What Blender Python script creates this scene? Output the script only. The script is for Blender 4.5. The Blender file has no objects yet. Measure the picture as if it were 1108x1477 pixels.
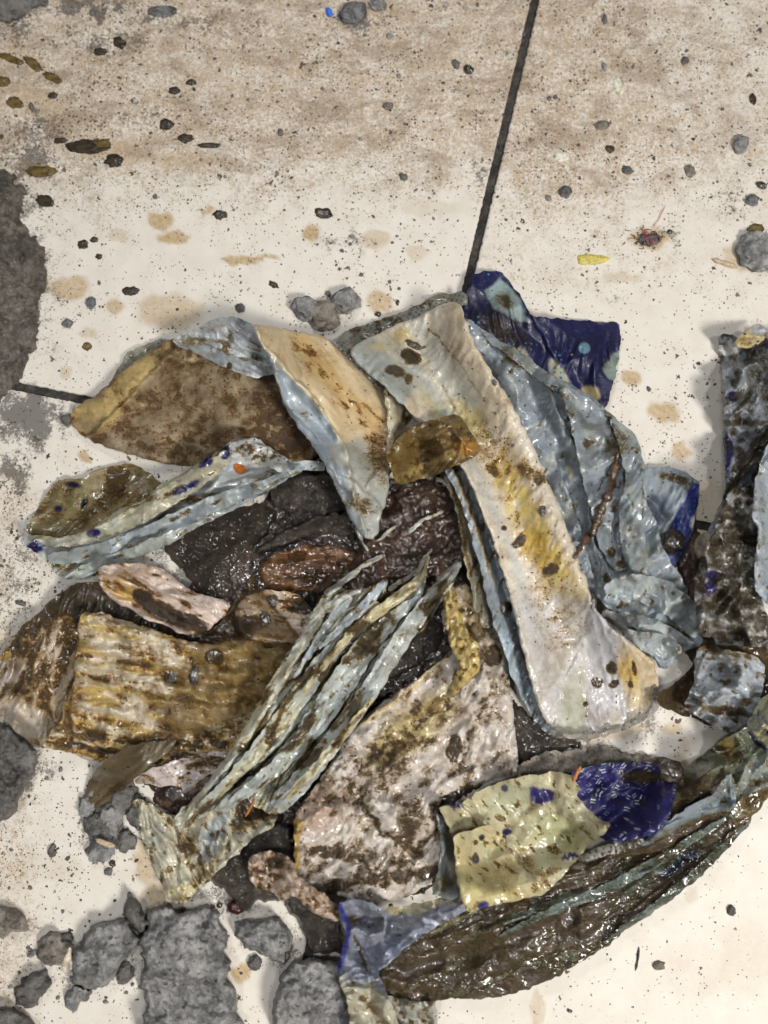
import bpy, math, random
import numpy as np
from mathutils import Vector, Matrix, noise as mnoise

# ------------------------------------------------------------------ camera, world, lamps
SC = bpy.context.scene
COL = SC.collection
R = math.radians
FPX, CX, CY = 1229.0, 554.0, 738.5          # focal length and centre in photo pixels
TILT, DIST = R(8.0), 0.56
CAM = np.array([0.0, -DIST*math.sin(TILT), DIST*math.cos(TILT)])
cd = bpy.data.cameras.new('camera'); cam = bpy.data.objects.new('camera', cd); COL.objects.link(cam)
cam.location = CAM; cam.rotation_euler = (TILT, 0, 0)
cd.sensor_fit = 'VERTICAL'; cd.sensor_height = 36; cd.lens = 36*FPX/1477.0
cd.clip_start = .01; cd.clip_end = 50
cd.dof.use_dof = True; cd.dof.focus_distance = .545; cd.dof.aperture_fstop = 3.5
SC.camera = cam
W = bpy.data.worlds.new('World'); SC.world = W; W.use_nodes = True
bg = W.node_tree.nodes['Background']; bg.inputs[0].default_value = (.95, .97, 1.0, 1); bg.inputs[1].default_value = .06
def area(name, loc, size, power, color, target=(0, 0, 0), sy=None):
    l = bpy.data.lights.new(name, 'AREA'); l.energy = power; l.color = color; l.size = size
    if sy: l.shape = 'RECTANGLE'; l.size_y = sy
    o = bpy.data.objects.new(name, l); COL.objects.link(o); o.location = loc
    d = Vector(target)-Vector(loc); o.rotation_euler = d.to_track_quat('-Z', 'Y').to_euler(); return o
area('key_lamp', (.85, -.85, 1.45), .34, 40.0, (1, .965, .91))
area('glint_lamp', (.36, -.14, 1.25), .12, 4.6, (.96, .98, 1.0), (.05, -.13, 0))  # unseen overhead lamp added to give glints on wet surfaces
area('glint_lamp', (-.34, -.12, 1.25), .12, 4.6, (.96, .98, 1.0), (-.05, -.13, 0))  # second unseen lamp added for the same glints
area('side_lamp', (-.10, .80, 1.1), .18, 4.2, (.97, .98, 1.0))
SC.view_settings.view_transform = 'Standard'; SC.view_settings.look = 'None'
SC.view_settings.exposure = -.20; SC.view_settings.gamma = 1; SC.view_settings.use_curve_mapping = False

# ------------------------------------------------------------------ photo ray -> point at height z (mm)
ct, st = math.cos(TILT), math.sin(TILT)
def P(x, y, z):
    dx = (np.asarray(x, float)-CX)/FPX; dy = -(np.asarray(y, float)-CY)/FPX
    wy = dy*ct+st; wz = dy*st-ct
    t = (np.asarray(z, float)*.001-CAM[2])/wz
    return np.stack([CAM[0]+dx*t, CAM[1]+wy*t, CAM[2]+wz*t], -1)
def toimg(w):
    v = w-CAM; yc = v[..., 1]*ct+v[..., 2]*st; zc = -v[..., 1]*st+v[..., 2]*ct
    return CX+FPX*v[..., 0]/-zc, CY-FPX*yc/-zc
def lin(r, g, b):
    f = lambda c: (c/255/12.92) if c/255 <= .04045 else ((c/255+.055)/1.055)**2.4
    return (f(r), f(g), f(b))

# ------------------------------------------------------------------ noise
rs = np.random.RandomState(7); PERM = rs.permutation(4096); GA = rs.rand(4096)*2*np.pi
GX, GY = np.cos(GA), np.sin(GA)
def perlin(x, y, seed=0):
    xi = np.floor(x).astype(int); yi = np.floor(y).astype(int); xf = x-xi; yf = y-yi
    u = xf*xf*xf*(xf*(xf*6-15)+10); v = yf*yf*yf*(yf*(yf*6-15)+10)
    def g(ix, iy, fx, fy):
        h = PERM[(PERM[(ix+seed*131) & 4095]+iy*17+seed*71) & 4095]; return GX[h]*fx+GY[h]*fy
    a = g(xi, yi, xf, yf); b = g(xi+1, yi, xf-1, yf); c = g(xi, yi+1, xf, yf-1); d = g(xi+1, yi+1, xf-1, yf-1)
    return ((a+(b-a)*u)*(1-v)+(c+(d-c)*u)*v)*1.5
def fbm(x, y, seed=0, o=4):
    s = 0; a = 1; t = 0
    for i in range(o): s = s+a*perlin(x*2**i, y*2**i, seed+i*13); t += a; a *= .5
    return s/t*1.3
def ss(a, b, x):
    t = np.clip((x-a)/(b-a), 0, 1); return t*t*(3-2*t)
def rot(X, Y, ang):
    a = R(ang); return X*math.cos(a)+Y*math.sin(a), -X*math.sin(a)+Y*math.cos(a)
def crease(X, Y, wl, ang, stretch, seed):        # long sharp folds running along ang
    u, v = rot(X+18*perlin(X/90, Y/90, seed+5), Y+18*perlin(X/90, Y/90, seed+6), ang)
    n = perlin(u/(wl*stretch), v/wl, seed); n2 = perlin(u/(wl*stretch*.6)+9, v/wl*2.1, seed+1)
    g = .25+1.1*ss(-.35, .45, fbm(X/55, Y/55, seed+21, 2)); g2 = ss(-.3, .3, fbm(X/30, Y/30, seed+22, 2))
    return ((1-2.6*np.abs(n)**.8)+.6*g2*(1-2.4*np.abs(n2)))*g
def facets(X, Y, wl, seed):                      # crumpled sheet: flat triangles meeting in straight creases
    rr = np.random.RandomState(seed); HV = rr.rand(4096)*2-1; u, v = rot(X, Y, rr.rand()*180)
    u = u+wl*.38*perlin(X/(wl*2.6), Y/(wl*2.6), seed); v = v*(.75+.5*rr.rand())+wl*.38*perlin(X/(wl*2.6)+7, Y/(wl*2.6), seed+1)
    u, v = u/wl, v/wl; k = (u+v)*.366; i_, j_ = np.floor(u+k).astype(int), np.floor(v+k).astype(int)
    a, b = u+k-i_, v+k-j_                        # skewed cell coordinates
    hv = lambda p, q: HV[PERM[(PERM[p & 4095]+q*29) & 4095]]
    h00, h11, h10, h01 = hv(i_, j_), hv(i_+1, j_+1), hv(i_+1, j_), hv(i_, j_+1)
    lo, hi = np.minimum(a, b), np.maximum(a, b); e = np.minimum(np.minimum(1-hi, hi-lo), lo)*wl
    line_ = np.exp(-e/1.6)*ss(-.1, .35, perlin(X/(wl*1.3), Y/(wl*1.3), seed+5))*.16*(28/wl)**.5
    return np.where(a > b, h00+(h10-h00)*a+(h11-h10)*b, h00+(h01-h00)*b+(h11-h01)*a)+line_

# ------------------------------------------------------------------ painting masks
def segdist(X, Y, pts, closed):
    pts = np.asarray(pts, float); best = np.full(X.shape, 1e9); sg = np.zeros(X.shape)
    bx = X.copy(); by = Y.copy()
    n = len(pts); rng = range(n if closed else n-1)
    for i in rng:
        ax, ay = pts[i]; cx, cy = pts[(i+1) % n]; ex, ey = cx-ax, cy-ay; L = ex*ex+ey*ey+1e-9
        t = np.clip(((X-ax)*ex+(Y-ay)*ey)/L, 0, 1); qx = ax+t*ex; qy = ay+t*ey
        d = (X-qx)**2+(Y-qy)**2; m = d < best
        best = np.where(m, d, best); bx = np.where(m, qx, bx); by = np.where(m, qy, by)
        sg = np.where(m, np.sign((X-ax)*ey-(Y-ay)*ex), sg)
    return np.sqrt(best), sg, bx, by
def inside(X, Y, pts):
    c = np.zeros(X.shape, bool); n = len(pts)
    for i in range(n):
        x1, y1 = pts[i]; x2, y2 = pts[(i+1) % n]
        if y1 == y2: continue
        c ^= ((y1 > Y) != (y2 > Y)) & (X < (x2-x1)*(Y-y1)/(y2-y1)+x1)
    return c
class M:
    def __init__(s, f): s.f = f
    def __call__(s, X, Y): return s.f(X, Y)
    def __mul__(s, o): return M(lambda X, Y: s(X, Y)*(o(X, Y) if isinstance(o, M) else o))
    def __add__(s, o): return M(lambda X, Y: np.maximum(s(X, Y), o(X, Y)))
    def __invert__(s): return M(lambda X, Y: 1-s(X, Y))
def warped(X, Y, w):
    if not w: return X, Y
    return X+w*fbm(X/22, Y/22, 31, 3), Y+w*fbm(X/22, Y/22, 47, 3)
def poly(pts, soft=3, warp=4):
    def f(X, Y):
        X, Y = warped(X, Y, warp); d = segdist(X, Y, pts, True)[0]
        d = np.where(inside(X, Y, pts), d, -d); return ss(-soft, soft, d)
    return M(f)
def ell(x, y, rx, ry, ang=0, soft=.35, warp=0):
    def f(X, Y):
        X, Y = warped(X, Y, warp); u, v = rot(X-x, Y-y, ang); return 1-ss(1-soft, 1+soft, np.sqrt((u/rx)**2+(v/ry)**2))
    return M(f)
def line(pts, w, soft=2, warp=2):
    def f(X, Y):
        X, Y = warped(X, Y, warp); return 1-ss(w-soft, w+soft, segdist(X, Y, pts, False)[0])
    return M(f)
def nz(sc, lo, hi, seed=3, ang=0, st=1):
    def f(X, Y):
        u, v = rot(X, Y, ang); return ss(lo, hi, fbm(u/(sc*st), v/sc, seed, 4))
    return M(f)
def grad(x0, y0, x1, y1):
    L = (x1-x0)**2+(y1-y0)**2
    return M(lambda X, Y: ss(0, 1, ((X-x0)*(x1-x0)+(Y-y0)*(y1-y0))/L))
ALL = M(lambda X, Y: np.ones(X.shape))

# ------------------------------------------------------------------ materials
def nodes(name):
    m = bpy.data.materials.new(name); m.use_nodes = True; t = m.node_tree; b = t.nodes['Principled BSDF']; return m, t, b
class NB:
    def __init__(s, t): s.t = t
    def n(s, kind, **kw):
        x = s.t.nodes.new(kind)
        for k, v in kw.items(): setattr(x, k, v)
        return x
    def lk(s, a, b): s.t.links.new(a, b)
    def val(s, sock, v):
        if hasattr(v, 'is_output') or isinstance(v, bpy.types.NodeSocket): s.lk(v, sock)
        else: sock.default_value = v
    def math(s, op, a, b=0.0, c=0.0, clamp=False):
        x = s.n('ShaderNodeMath', operation=op, use_clamp=clamp); s.val(x.inputs[0], a); s.val(x.inputs[1], b)
        if op in ('MULTIPLY_ADD', 'COMPARE'): s.val(x.inputs[2], c)
        return x.outputs[0]
    def mix(s, f, a, b, mode='MIX'):
        x = s.n('ShaderNodeMix', data_type='RGBA', blend_type=mode); s.val(x.inputs[0], f)
        for sock, v in ((x.inputs[6], a), (x.inputs[7], b)):
            if isinstance(v, tuple): sock.default_value = (*v[:3], 1)
            else: s.lk(v, sock)
        return x.outputs[2]
    def noise(s, vec, scale, detail=4, rough=.55, dist=0, color=False):
        x = s.n('ShaderNodeTexNoise'); s.lk(vec, x.inputs['Vector']); x.inputs['Scale'].default_value = scale
        x.inputs['Detail'].default_value = detail; x.inputs['Roughness'].default_value = rough; x.inputs['Distortion'].default_value = dist
        return x.outputs[1 if color else 0]
    def vor(s, vec, scale, feature='F1', rand=1):
        x = s.n('ShaderNodeTexVoronoi', feature=feature); s.lk(vec, x.inputs['Vector']); x.inputs['Scale'].default_value = scale
        x.inputs['Randomness'].default_value = rand; return x
    def sm(s, x, lo, hi):
        r = s.n('ShaderNodeMapRange', interpolation_type='SMOOTHSTEP'); s.val(r.inputs[0], x)
        s.val(r.inputs[1], lo); s.val(r.inputs[2], hi); return r.outputs[0]
    def mapv(s, vec, rotz=0, scale=(1, 1, 1), loc=(0, 0, 0)):
        x = s.n('ShaderNodeMapping'); s.lk(vec, x.inputs[0]); x.inputs['Rotation'].default_value = (0, 0, rotz)
        x.inputs['Scale'].default_value = scale; x.inputs['Location'].default_value = loc; return x.outputs[0]
    def attr(s, name):
        x = s.n('ShaderNodeAttribute'); x.attribute_name = name; return x
    def bump(s, h, strength, dist, normal=None):
        x = s.n('ShaderNodeBump'); x.inputs['Strength'].default_value = strength; x.inputs['Distance'].default_value = dist
        s.lk(h, x.inputs['Height'])
        if normal is not None: s.lk(normal, x.inputs['Normal'])
        return x.outputs[0]

DARK = (.021, .015, .008); GOLD = (.52, .35, .13)
def sheet_mat(name, rough=.3, coat=.35, fine=.5, ang=0, stretch=4, wl=500, alpha=1, pattern=None, darkmud=DARK, gold=GOLD, weave=0, grime=.62, fibrous=0, bumpd=.0006):
    m, t, b = nodes(name); N = NB(t)
    tc = N.n('ShaderNodeTexCoord').outputs['Object']
    col = N.attr('col').outputs['Color']; mud = N.attr('mud').outputs['Fac']; prt = N.attr('prt').outputs['Fac']
    gu = N.mapv(tc, rotz=R(ang), scale=(1/min(4.5, stretch*1.3), 1, 1)); n1 = N.noise(gu, 330, 9, .76, .9); n2 = N.noise(tc, 900, 5, .65); n3 = N.noise(tc, 70, 7, .65)
    base = N.mix(N.math('MULTIPLY', N.sm(n3, .36, .72), .42), col, (.52, .43, .28), 'MULTIPLY')
    gr = N.noise(N.mapv(tc, loc=(3, 1, 0)), 42, 9, .74, .6); base = N.mix(N.math('MULTIPLY', N.sm(gr, .47, .66), grime), base, (.47, .37, .235), 'MULTIPLY')
    base = N.mix(.20, base, N.noise(tc, 500, 3, .6, 0, True), 'SOFT_LIGHT')
    if pattern:                                     # printed marks, only where prt > .5
        flat = N.mapv(tc, scale=(1, 1, 0))
        if pattern == 'dash':
            v = N.vor(flat, 150, rand=.75)
            sub = N.n('ShaderNodeVectorMath', operation='SUBTRACT'); sc = N.n('ShaderNodeVectorMath', operation='SCALE'); N.lk(flat, sc.inputs[0]); sc.inputs['Scale'].default_value = 1
            N.lk(flat, sub.inputs[0]); N.lk(v.outputs['Position'], sub.inputs[1])
            vr = N.n('ShaderNodeVectorRotate', rotation_type='Z_AXIS'); N.lk(sub.outputs[0], vr.inputs[0])
            sep0 = N.n('ShaderNodeSeparateColor'); N.lk(v.outputs['Color'], sep0.inputs[0])
            N.lk(N.math('MULTIPLY', sep0.outputs[0], 2.2), vr.inputs['Angle'])
            sp = N.n('ShaderNodeSeparateXYZ'); N.lk(vr.outputs[0], sp.inputs[0])
            ax = N.math('ABSOLUTE', N.math('SUBTRACT', N.math('ABSOLUTE', sp.outputs[0]), .00085)); ay = N.math('ABSOLUTE', sp.outputs[1])
            mk = N.math('MULTIPLY', N.math('LESS_THAN', ax, .00034), N.math('LESS_THAN', ay, .00135))
            wear = N.sm(n3, .42, .54)
            mk = N.math('MULTIPLY', mk, wear)
            base = N.mix(N.math('MULTIPLY', mk, prt), base, (.36, .38, .42))
        elif pattern == 'dots':
            v = N.vor(flat, 260, rand=.25)
            dk = N.math('LESS_THAN', v.outputs['Distance'], .27); gate = N.sm(N.noise(tc, 40, 2), .56, .60)
            base = N.mix(N.math('MULTIPLY', N.math('MULTIPLY', dk, gate), prt), base, (.045, .10, .20))
        elif pattern == 'darkdots':
            v = N.vor(N.mapv(flat, rotz=.5), 330, rand=.12)
            dk = N.math('LESS_THAN', v.outputs['Distance'], .25)
            base = N.mix(N.math('MULTIPLY', dk, prt), base, (.10, .075, .035))
    # mud: fine noise breaks the painted coverage up; thin film stains gold, thick crust is dark
    gate = N.sm(mud, .02, .25)
    k = N.math('ADD', N.math('MULTIPLY', N.math('SUBTRACT', n1, .5), 1.2), N.math('MULTIPLY', N.math('SUBTRACT', n3, .5), .5))
    k = N.math('ADD', k, N.math('MULTIPLY', N.math('SUBTRACT', n2, .5), 1.1))
    k = N.math('ADD', mud, N.math('MULTIPLY', k, gate))
    wv_ = N.n('ShaderNodeVectorMath', operation='ADD'); N.lk(tc, wv_.inputs[0]); ws_ = N.n('ShaderNodeVectorMath', operation='SCALE'); N.lk(N.noise(tc, 700, 3, .6, 0, True), ws_.inputs[0]); ws_.inputs['Scale'].default_value = .0022; N.lk(ws_.outputs[0], wv_.inputs[1])
    vs = N.vor(wv_.outputs[0], 420); spk = N.sm(vs.outputs['Distance'], .30, .16)
    sepc = N.n('ShaderNodeSeparateColor'); N.lk(vs.outputs['Color'], sepc.inputs[0])
    spk = N.math('MULTIPLY', spk, N.math('LESS_THAN', sepc.outputs[0], N.math('MULTIPLY_ADD', mud, .8, .05)))
    thin = N.sm(k, .16, .56); thick = N.sm(k, .50, .74)
    st_ = N.mix(thin, (1, 1, 1), gold); c1 = N.mix(1.0, base, st_, 'MULTIPLY')
    mcol = N.mix(N.sm(k, .95, .55), darkmud, (darkmud[0]*4.2, darkmud[1]*3.5, darkmud[2]*2.2))
    mcol = N.mix(N.math('MULTIPLY', N.sm(n3, .40, .66), .6), mcol, (darkmud[0]*2.6, darkmud[1]*2.2, darkmud[2]*1.7))
    mcol = N.mix(N.sm(n2, .55, .8), mcol, (.11, .08, .05))
    c2 = N.mix(thick, c1, mcol); allm = N.math('MAXIMUM', thick, spk)
    c2 = N.mix(spk, c2, darkmud)
    N.lk(c2, b.inputs['Base Color'])
    r = N.math('ADD', N.math('MULTIPLY', n1, .25), rough-.12)
    r = N.math('ADD', N.math('MULTIPLY', allm, .06), r); N.lk(r, b.inputs['Roughness'])
    b.inputs['Coat Weight'].default_value = coat; b.inputs['Coat Roughness'].default_value = .05
    b.inputs['Specular IOR Level'].default_value = .40
    u = N.mapv(tc, rotz=R(ang), scale=(1/stretch, 1, 1))
    w1 = N.noise(u, wl, 5, .55, .6); w2 = N.noise(tc, 150, 5, .6, .8)
    rd1 = N.sm(N.math('ABSOLUTE', N.math('SUBTRACT', w1, .5)), .10, .0); rd2 = N.sm(N.math('ABSOLUTE', N.math('SUBTRACT', w2, .5)), .06, .0)
    h = N.math('ADD', N.math('MULTIPLY', N.math('MULTIPLY', rd1, N.sm(n3, .42, .62)), fine*.30), N.math('MULTIPLY', N.math('MULTIPLY', rd2, N.sm(n3, .6, .4)), fine*.36))
    h = N.math('ADD', h, N.math('MULTIPLY', N.noise(tc, 60, 3, .5, .5), fine*.8))
    h = N.math('ADD', h, N.math('MULTIPLY', allm, .55)); h = N.math('ADD', h, N.math('MULTIPLY', N.math('MULTIPLY', n2, thick), .55))
    if fibrous: h = N.math('ADD', h, N.math('MULTIPLY', N.noise(tc, 1500, 3, .7), fibrous))
    if weave:
        wv = N.n('ShaderNodeTexWave'); N.lk(u, wv.inputs[0]); wv.inputs['Scale'].default_value = 450; h = N.math('ADD', h, N.math('MULTIPLY', wv.outputs[1], weave))
    N.lk(N.bump(h, .9, bumpd), b.inputs['Normal'])
    if alpha < 1:
        a = N.math('MAXIMUM', alpha, N.math('MULTIPLY', allm, .97)); N.lk(a, b.inputs['Alpha'])
    return m
def clay_mat(name, c=(.27, .263, .255), rough=.62, wetness=0):
    m, t, b = nodes(name); N = NB(t); tc = N.n('ShaderNodeTexCoord').outputs['Object']
    n1 = N.noise(tc, 80, 9, .72, .3); n2 = N.noise(tc, 620, 8, .78); n3 = N.noise(tc, 200, 8, .7, .6)
    cc = N.mix(N.sm(n1, .38, .62), tuple(x*.60 for x in c), tuple(min(1, x*1.75) for x in c))
    cc = N.mix(N.math('MULTIPLY', N.sm(n2, .55, .63), .45), cc, tuple(x*.42 for x in c))  # fine dark specks put the shade of small pits into the colour
    cc = N.mix(N.math('MULTIPLY', N.sm(n3, .56, .64), .8), cc, (.030, .023, .016))
    v = N.vor(tc, 330); cc = N.mix(N.math('MULTIPLY', N.sm(v.outputs['Distance'], .20, .10), .35), cc, tuple(min(1, x*2.3) for x in c))
    N.lk(cc, b.inputs['Base Color']); b.inputs['Roughness'].default_value = rough; b.inputs['Coat Weight'].default_value = wetness
    b.inputs['Coat Roughness'].default_value = .12; b.inputs['Specular IOR Level'].default_value = .3
    h = N.math('ADD', N.math('MULTIPLY', n2, .9), N.math('ADD', N.math('MULTIPLY', n1, 2.2), N.math('MULTIPLY', n3, 2.0)))
    N.lk(N.bump(h, 1.0, .0017), b.inputs['Normal']); return m
def muck_mat(name, c=(.034, .019, .0125)):
    m, t, b = nodes(name); N = NB(t); tc = N.n('ShaderNodeTexCoord').outputs['Object']
    n1 = N.noise(tc, 120, 6, .6, .5); n2 = N.noise(tc, 600, 4, .6)
    cc = N.mix(N.sm(n1, .4, .7), c, tuple(x*2.1 for x in c)); cc = N.mix(N.sm(n2, .66, .75), cc, (.16, .10, .05))
    N.lk(cc, b.inputs['Base Color']); b.inputs['Roughness'].default_value = .30; b.inputs['Coat Weight'].default_value = .8; b.inputs['Coat Roughness'].default_value = .12
    h = N.math('ADD', n1, N.math('MULTIPLY', n2, .35)); N.lk(N.bump(h, .8, .0022), b.inputs['Normal']); return m
def drop_mat(name, c, a=.8):
    m, t, b = nodes(name); N = NB(t); tc = N.n('ShaderNodeTexCoord').outputs['Object']
    cc = N.mix(N.sm(N.noise(tc, 300, 4), .4, .7), c, tuple(x*.4 for x in c)); N.lk(cc, b.inputs['Base Color'])
    b.inputs['Roughness'].default_value = .28; b.inputs['Specular IOR Level'].default_value = .35; b.inputs['Alpha'].default_value = a; return m
def plain_mat(name, c, rough=.5, spec=.3):
    m, t, b = nodes(name); N = NB(t); tc = N.n('ShaderNodeTexCoord').outputs['Object']; n = N.noise(tc, 600, 5, .65)
    cc = N.mix(N.sm(n, .4, .7), c, tuple(x*.5 for x in c)); N.lk(cc, b.inputs['Base Color']); b.inputs['Roughness'].default_value = rough
    b.inputs['Specular IOR Level'].default_value = spec; N.lk(N.bump(n, .6, .0005), b.inputs['Normal']); return m

# ------------------------------------------------------------------ things, parts
def tag(o, label=None, cat=None, group=None, kind=None):
    if label: o['label'] = label
    if cat: o['category'] = cat
    if group: o['group'] = group
    if kind: o['kind'] = kind
    return o
def thing(name, label, cat, x, y, z=0, group=None):
    o = bpy.data.objects.new(name, None); COL.objects.link(o); o.location = P(x, y, z); o.empty_display_size = .01
    return tag(o, label, cat, group)
def mkmesh(name, verts, quads, mat, parent=None, loc=None, smooth=True):
    me = bpy.data.meshes.new(name); v = np.asarray(verts, np.float64)
    if parent is not None: loc = np.array(parent.location)
    if loc is None: loc = np.array([v[:, 0].mean(), v[:, 1].mean(), v[:, 2].min()])
    v = (v-loc).astype(np.float32); q = np.asarray(quads, np.int32); n = len(q); kk = q.shape[1]
    me.vertices.add(len(v)); me.vertices.foreach_set('co', v.ravel())
    me.loops.add(n*kk); me.loops.foreach_set('vertex_index', q.ravel())
    me.polygons.add(n); me.polygons.foreach_set('loop_start', np.arange(0, n*kk, kk, dtype=np.int32))
    me.update(calc_edges=True); me.validate()
    if smooth: me.polygons.foreach_set('use_smooth', np.ones(len(me.polygons), bool))
    me.materials.append(mat); o = bpy.data.objects.new(name, me); COL.objects.link(o)
    if parent is not None: o.parent = parent
    else: o.location = loc
    return o
def setattr_col(o, name, arr):
    a = o.data.attributes.new(name, 'FLOAT_COLOR', 'POINT'); full = np.ones((len(arr), 4), np.float32); full[:, :3] = arr; a.data.foreach_set('color', full.ravel())
def setattr_f(o, name, arr):
    a = o.data.attributes.new(name, 'FLOAT', 'POINT'); a.data.foreach_set('value', np.asarray(arr, np.float32))

S = 2; X0, Y0 = -140, -60; NX, NY = 700, 830
GXX, GYY = np.meshgrid(X0+S*np.arange(NX), Y0+S*np.arange(NY)); GXX = GXX.astype(float); GYY = GYY.astype(float)
H = np.zeros((NY, NX))                    # top of everything laid down so far, in mm, per photo ray
def dilate(A, r):
    for ax in (0, 1):
        B = A.copy()
        for k in range(1, r+1):
            B = np.maximum(B, np.maximum(np.roll(A, k, ax), np.roll(A, -k, ax)))
        A = B
    return A
def blur(A, r, it=2):
    for _ in range(it):
        for ax in (0, 1):
            pad = [(0, 0), (0, 0)]; pad[ax] = (r+1, r); B = np.cumsum(np.pad(A, pad, mode='edge'), ax)
            n = A.shape[ax]; hi = np.take(B, range(2*r+1, 2*r+1+n), ax); lo = np.take(B, range(0, n), ax); A = (hi-lo)/(2*r+1)
    return A
def smooth_poly(pts, it=1, jag=1.6, seed=0):
    p = np.asarray(pts, float)
    for _ in range(it):
        a = p*.84+np.roll(p, -1, 0)*.16; b = p*.16+np.roll(p, -1, 0)*.84; p = np.stack([a, b], 1).reshape(-1, 2)
    q = []
    for i in range(len(p)):
        a, b = p[i], p[(i+1) % len(p)]; n = max(1, int(np.hypot(*(b-a))/3))
        for k in range(n): q.append(a+(b-a)*k/n)
    q = np.array(q)
    if jag > 2: q = q+1.5*np.stack([fbm(q[:, 0]/5, q[:, 1]/5, seed+13, 3), fbm(q[:, 0]/5+50, q[:, 1]/5, seed+14, 3)], 1)*2
    if jag: q = q+jag*np.stack([fbm(q[:, 0]/14, q[:, 1]/14, seed+3, 4), fbm(q[:, 0]/14+50, q[:, 1]/14, seed+4, 4)], 1)*2.4
    return q
def heightat(x, y):
    i = int(round((y-Y0)/S)); j = int(round((x-X0)/S)); i = min(max(i, 0), NY-1); j = min(max(j, 0), NX-1); return H[i, j]
def ribbon(pts, ws):
    a = np.array(pts, float); n = len(a); dn = np.gradient(a, axis=0); nn = np.stack([-dn[:, 1], dn[:, 0]], 1); nn /= np.linalg.norm(nn, axis=1)[:, None]
    w = np.interp(np.linspace(0, 1, n), np.linspace(0, 1, len(ws)), ws)[:, None]; return [tuple(p) for p in np.concatenate([a+nn*w, (a-nn*w)[::-1]])]
SEED = [100]; HEAP = 1.35; ALB = .72
def sheet(name, pts, mat, color, parent=None, thick=.35, lift=.4, ctrl=(), folds=(), wr=(), cr=(), fac=(), round_=0, curl=0, drape=(6, 4), paint=(), mud=(), prt=None,
          jag=1.4, chaikin=1, solid=False, mudh=.7, rough_h=0, lump=(), wrfade=0, label=None, cat=None, group=None, absz=None):
    SEED[0] += 7; sd = SEED[0]; pl = smooth_poly(pts, chaikin, jag, sd)
    x0, y0 = pl.min(0)-24; x1, y1 = pl.max(0)+24
    j0 = max(0, int((x0-X0)/S)); j1 = min(NX-1, int((x1-X0)/S)+1); i0 = max(0, int((y0-Y0)/S)); i1 = min(NY-1, int((y1-Y0)/S)+1)
    sl = (slice(i0, i1), slice(j0, j1)); X, Y = GXX[sl], GYY[sl]; h = H[sl]
    ins = inside(X, Y, pl); d, _, bx, by = segdist(X, Y, pl, True)
    cc = inside(X[:-1, :-1]+S/2, Y[:-1, :-1]+S/2, pl)
    used = np.zeros(X.shape, bool); used[:-1, :-1] |= cc; used[1:, :-1] |= cc; used[:-1, 1:] |= cc; used[1:, 1:] |= cc
    bd = used.copy(); full = np.zeros(X.shape, bool)
    full[1:-1, 1:-1] = cc[:-1, :-1] & cc[1:, :-1] & cc[:-1, 1:] & cc[1:, 1:]; bd &= ~full
    din = np.where(ins & ~bd, d, 0)
    VX = np.where(bd, bx, X); VY = np.where(bd, by, Y)
    # support: smooth drape over what lies beneath
    hm = np.where(used, h, 0); sup = blur(dilate(np.where(dilate(used.astype(float), 3) > 0, h, 0), drape[0]), drape[1]) if drape else h
    z = sup+lift*(1 if solid else HEAP)
    for (cx, cy, r, a) in lump: z = z+a*np.exp(-((X-cx)**2+(Y-cy)**2)/(r*r))
    if ctrl:
        num = 0; den = 0
        for (cx, cy, a) in ctrl:
            w = 1/(((X-cx)**2+(Y-cy)**2)/900+.05)**1.5; num = num+w*a; den = den+w
        z = z+num/den
    rel = 0
    for (pp, a, w, kind) in folds:
        dd, sg, _, _ = segdist(X+5*fbm(X/36, Y/36, sd, 3), Y+5*fbm(X/36, Y/36, sd+1, 3), pp, False)
        if kind == 'r': flip = 1 if int(pp[0][0]+pp[0][1]) % 2 else -1; wl_, wr_ = w*1.5, max(3.0, w*.30); q = np.where(sg*flip > 0, dd/wl_, dd/wr_); rel = rel+a*1.15*(.45+.9*ss(-.5, .5, fbm(X/28, Y/28, sd+len(pp), 2)))*np.maximum(0, 1-q)**1.15
        elif kind == 'g': rel = rel+a*np.exp(-(dd/w)**2)
        elif kind == 's': rel = rel+a*ss(-w, w, dd*sg)
    for (a, wl, ang, stv) in wr: rel = rel+a*(1.35 if thick < 1 else 1)*crease(X, Y, wl, ang, stv, sd+int(wl))
    for (a, wl) in fac: rel = rel+a*(3.4 if thick < 1 and not solid else 1.5)*facets(X, Y, wl, sd+int(wl))
    for (a, wl) in cr: rel = rel+a*fbm(X/wl, Y/wl, sd+int(wl), 4)
    if wrfade: rel = rel*ss(0, wrfade, din)
    z = z+rel
    if curl: z = z+curl*np.exp(-din/5)*(.5+fbm(X/25, Y/25, sd+9, 2))
    if round_: 
        t = np.clip(din/round_, 0, 1); z = z-min(thick*.9, 12)*(1-np.sqrt(1-(1-t)**2)) if not solid else sup*0+h+(z-h)*np.sqrt(np.clip(1-(1-t)**2, 0, 1))
    # colours and mud
    C = np.zeros(X.shape+(3,)); C[:] = color
    mu = np.zeros(X.shape)
    for e in mud: mk, v = e; mu = np.maximum(mu, mk(X, Y)*v) if v >= 0 else mu*(1+mk(X, Y)*v)
    for mk, c in paint:
        w = mk(X, Y)[..., None]; C = C*(1-w)+np.array(c)*w
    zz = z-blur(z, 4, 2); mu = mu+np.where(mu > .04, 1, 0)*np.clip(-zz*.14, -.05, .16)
    mu = mu*(1+.18*fbm(X/22, Y/22, sd+77, 5)); z = z+mudh*ss(.5, .9, mu)*(1+.6*fbm(X/7, Y/7, sd+78, 3))
    if rough_h:
        z = z+rough_h*fbm(X/11, Y/11, sd+55, 5); pit = perlin(X/16, Y/16, sd+56)+.5*perlin(X/7, Y/7, sd+57); z = z-rough_h*1.1*ss(.15, .5, pit)*(1 if solid else 0)
    clear = .25 if solid else thick+.25
    z = np.maximum(z, h+clear)
    if absz is not None: z = np.maximum(h+clear, absz)
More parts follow.
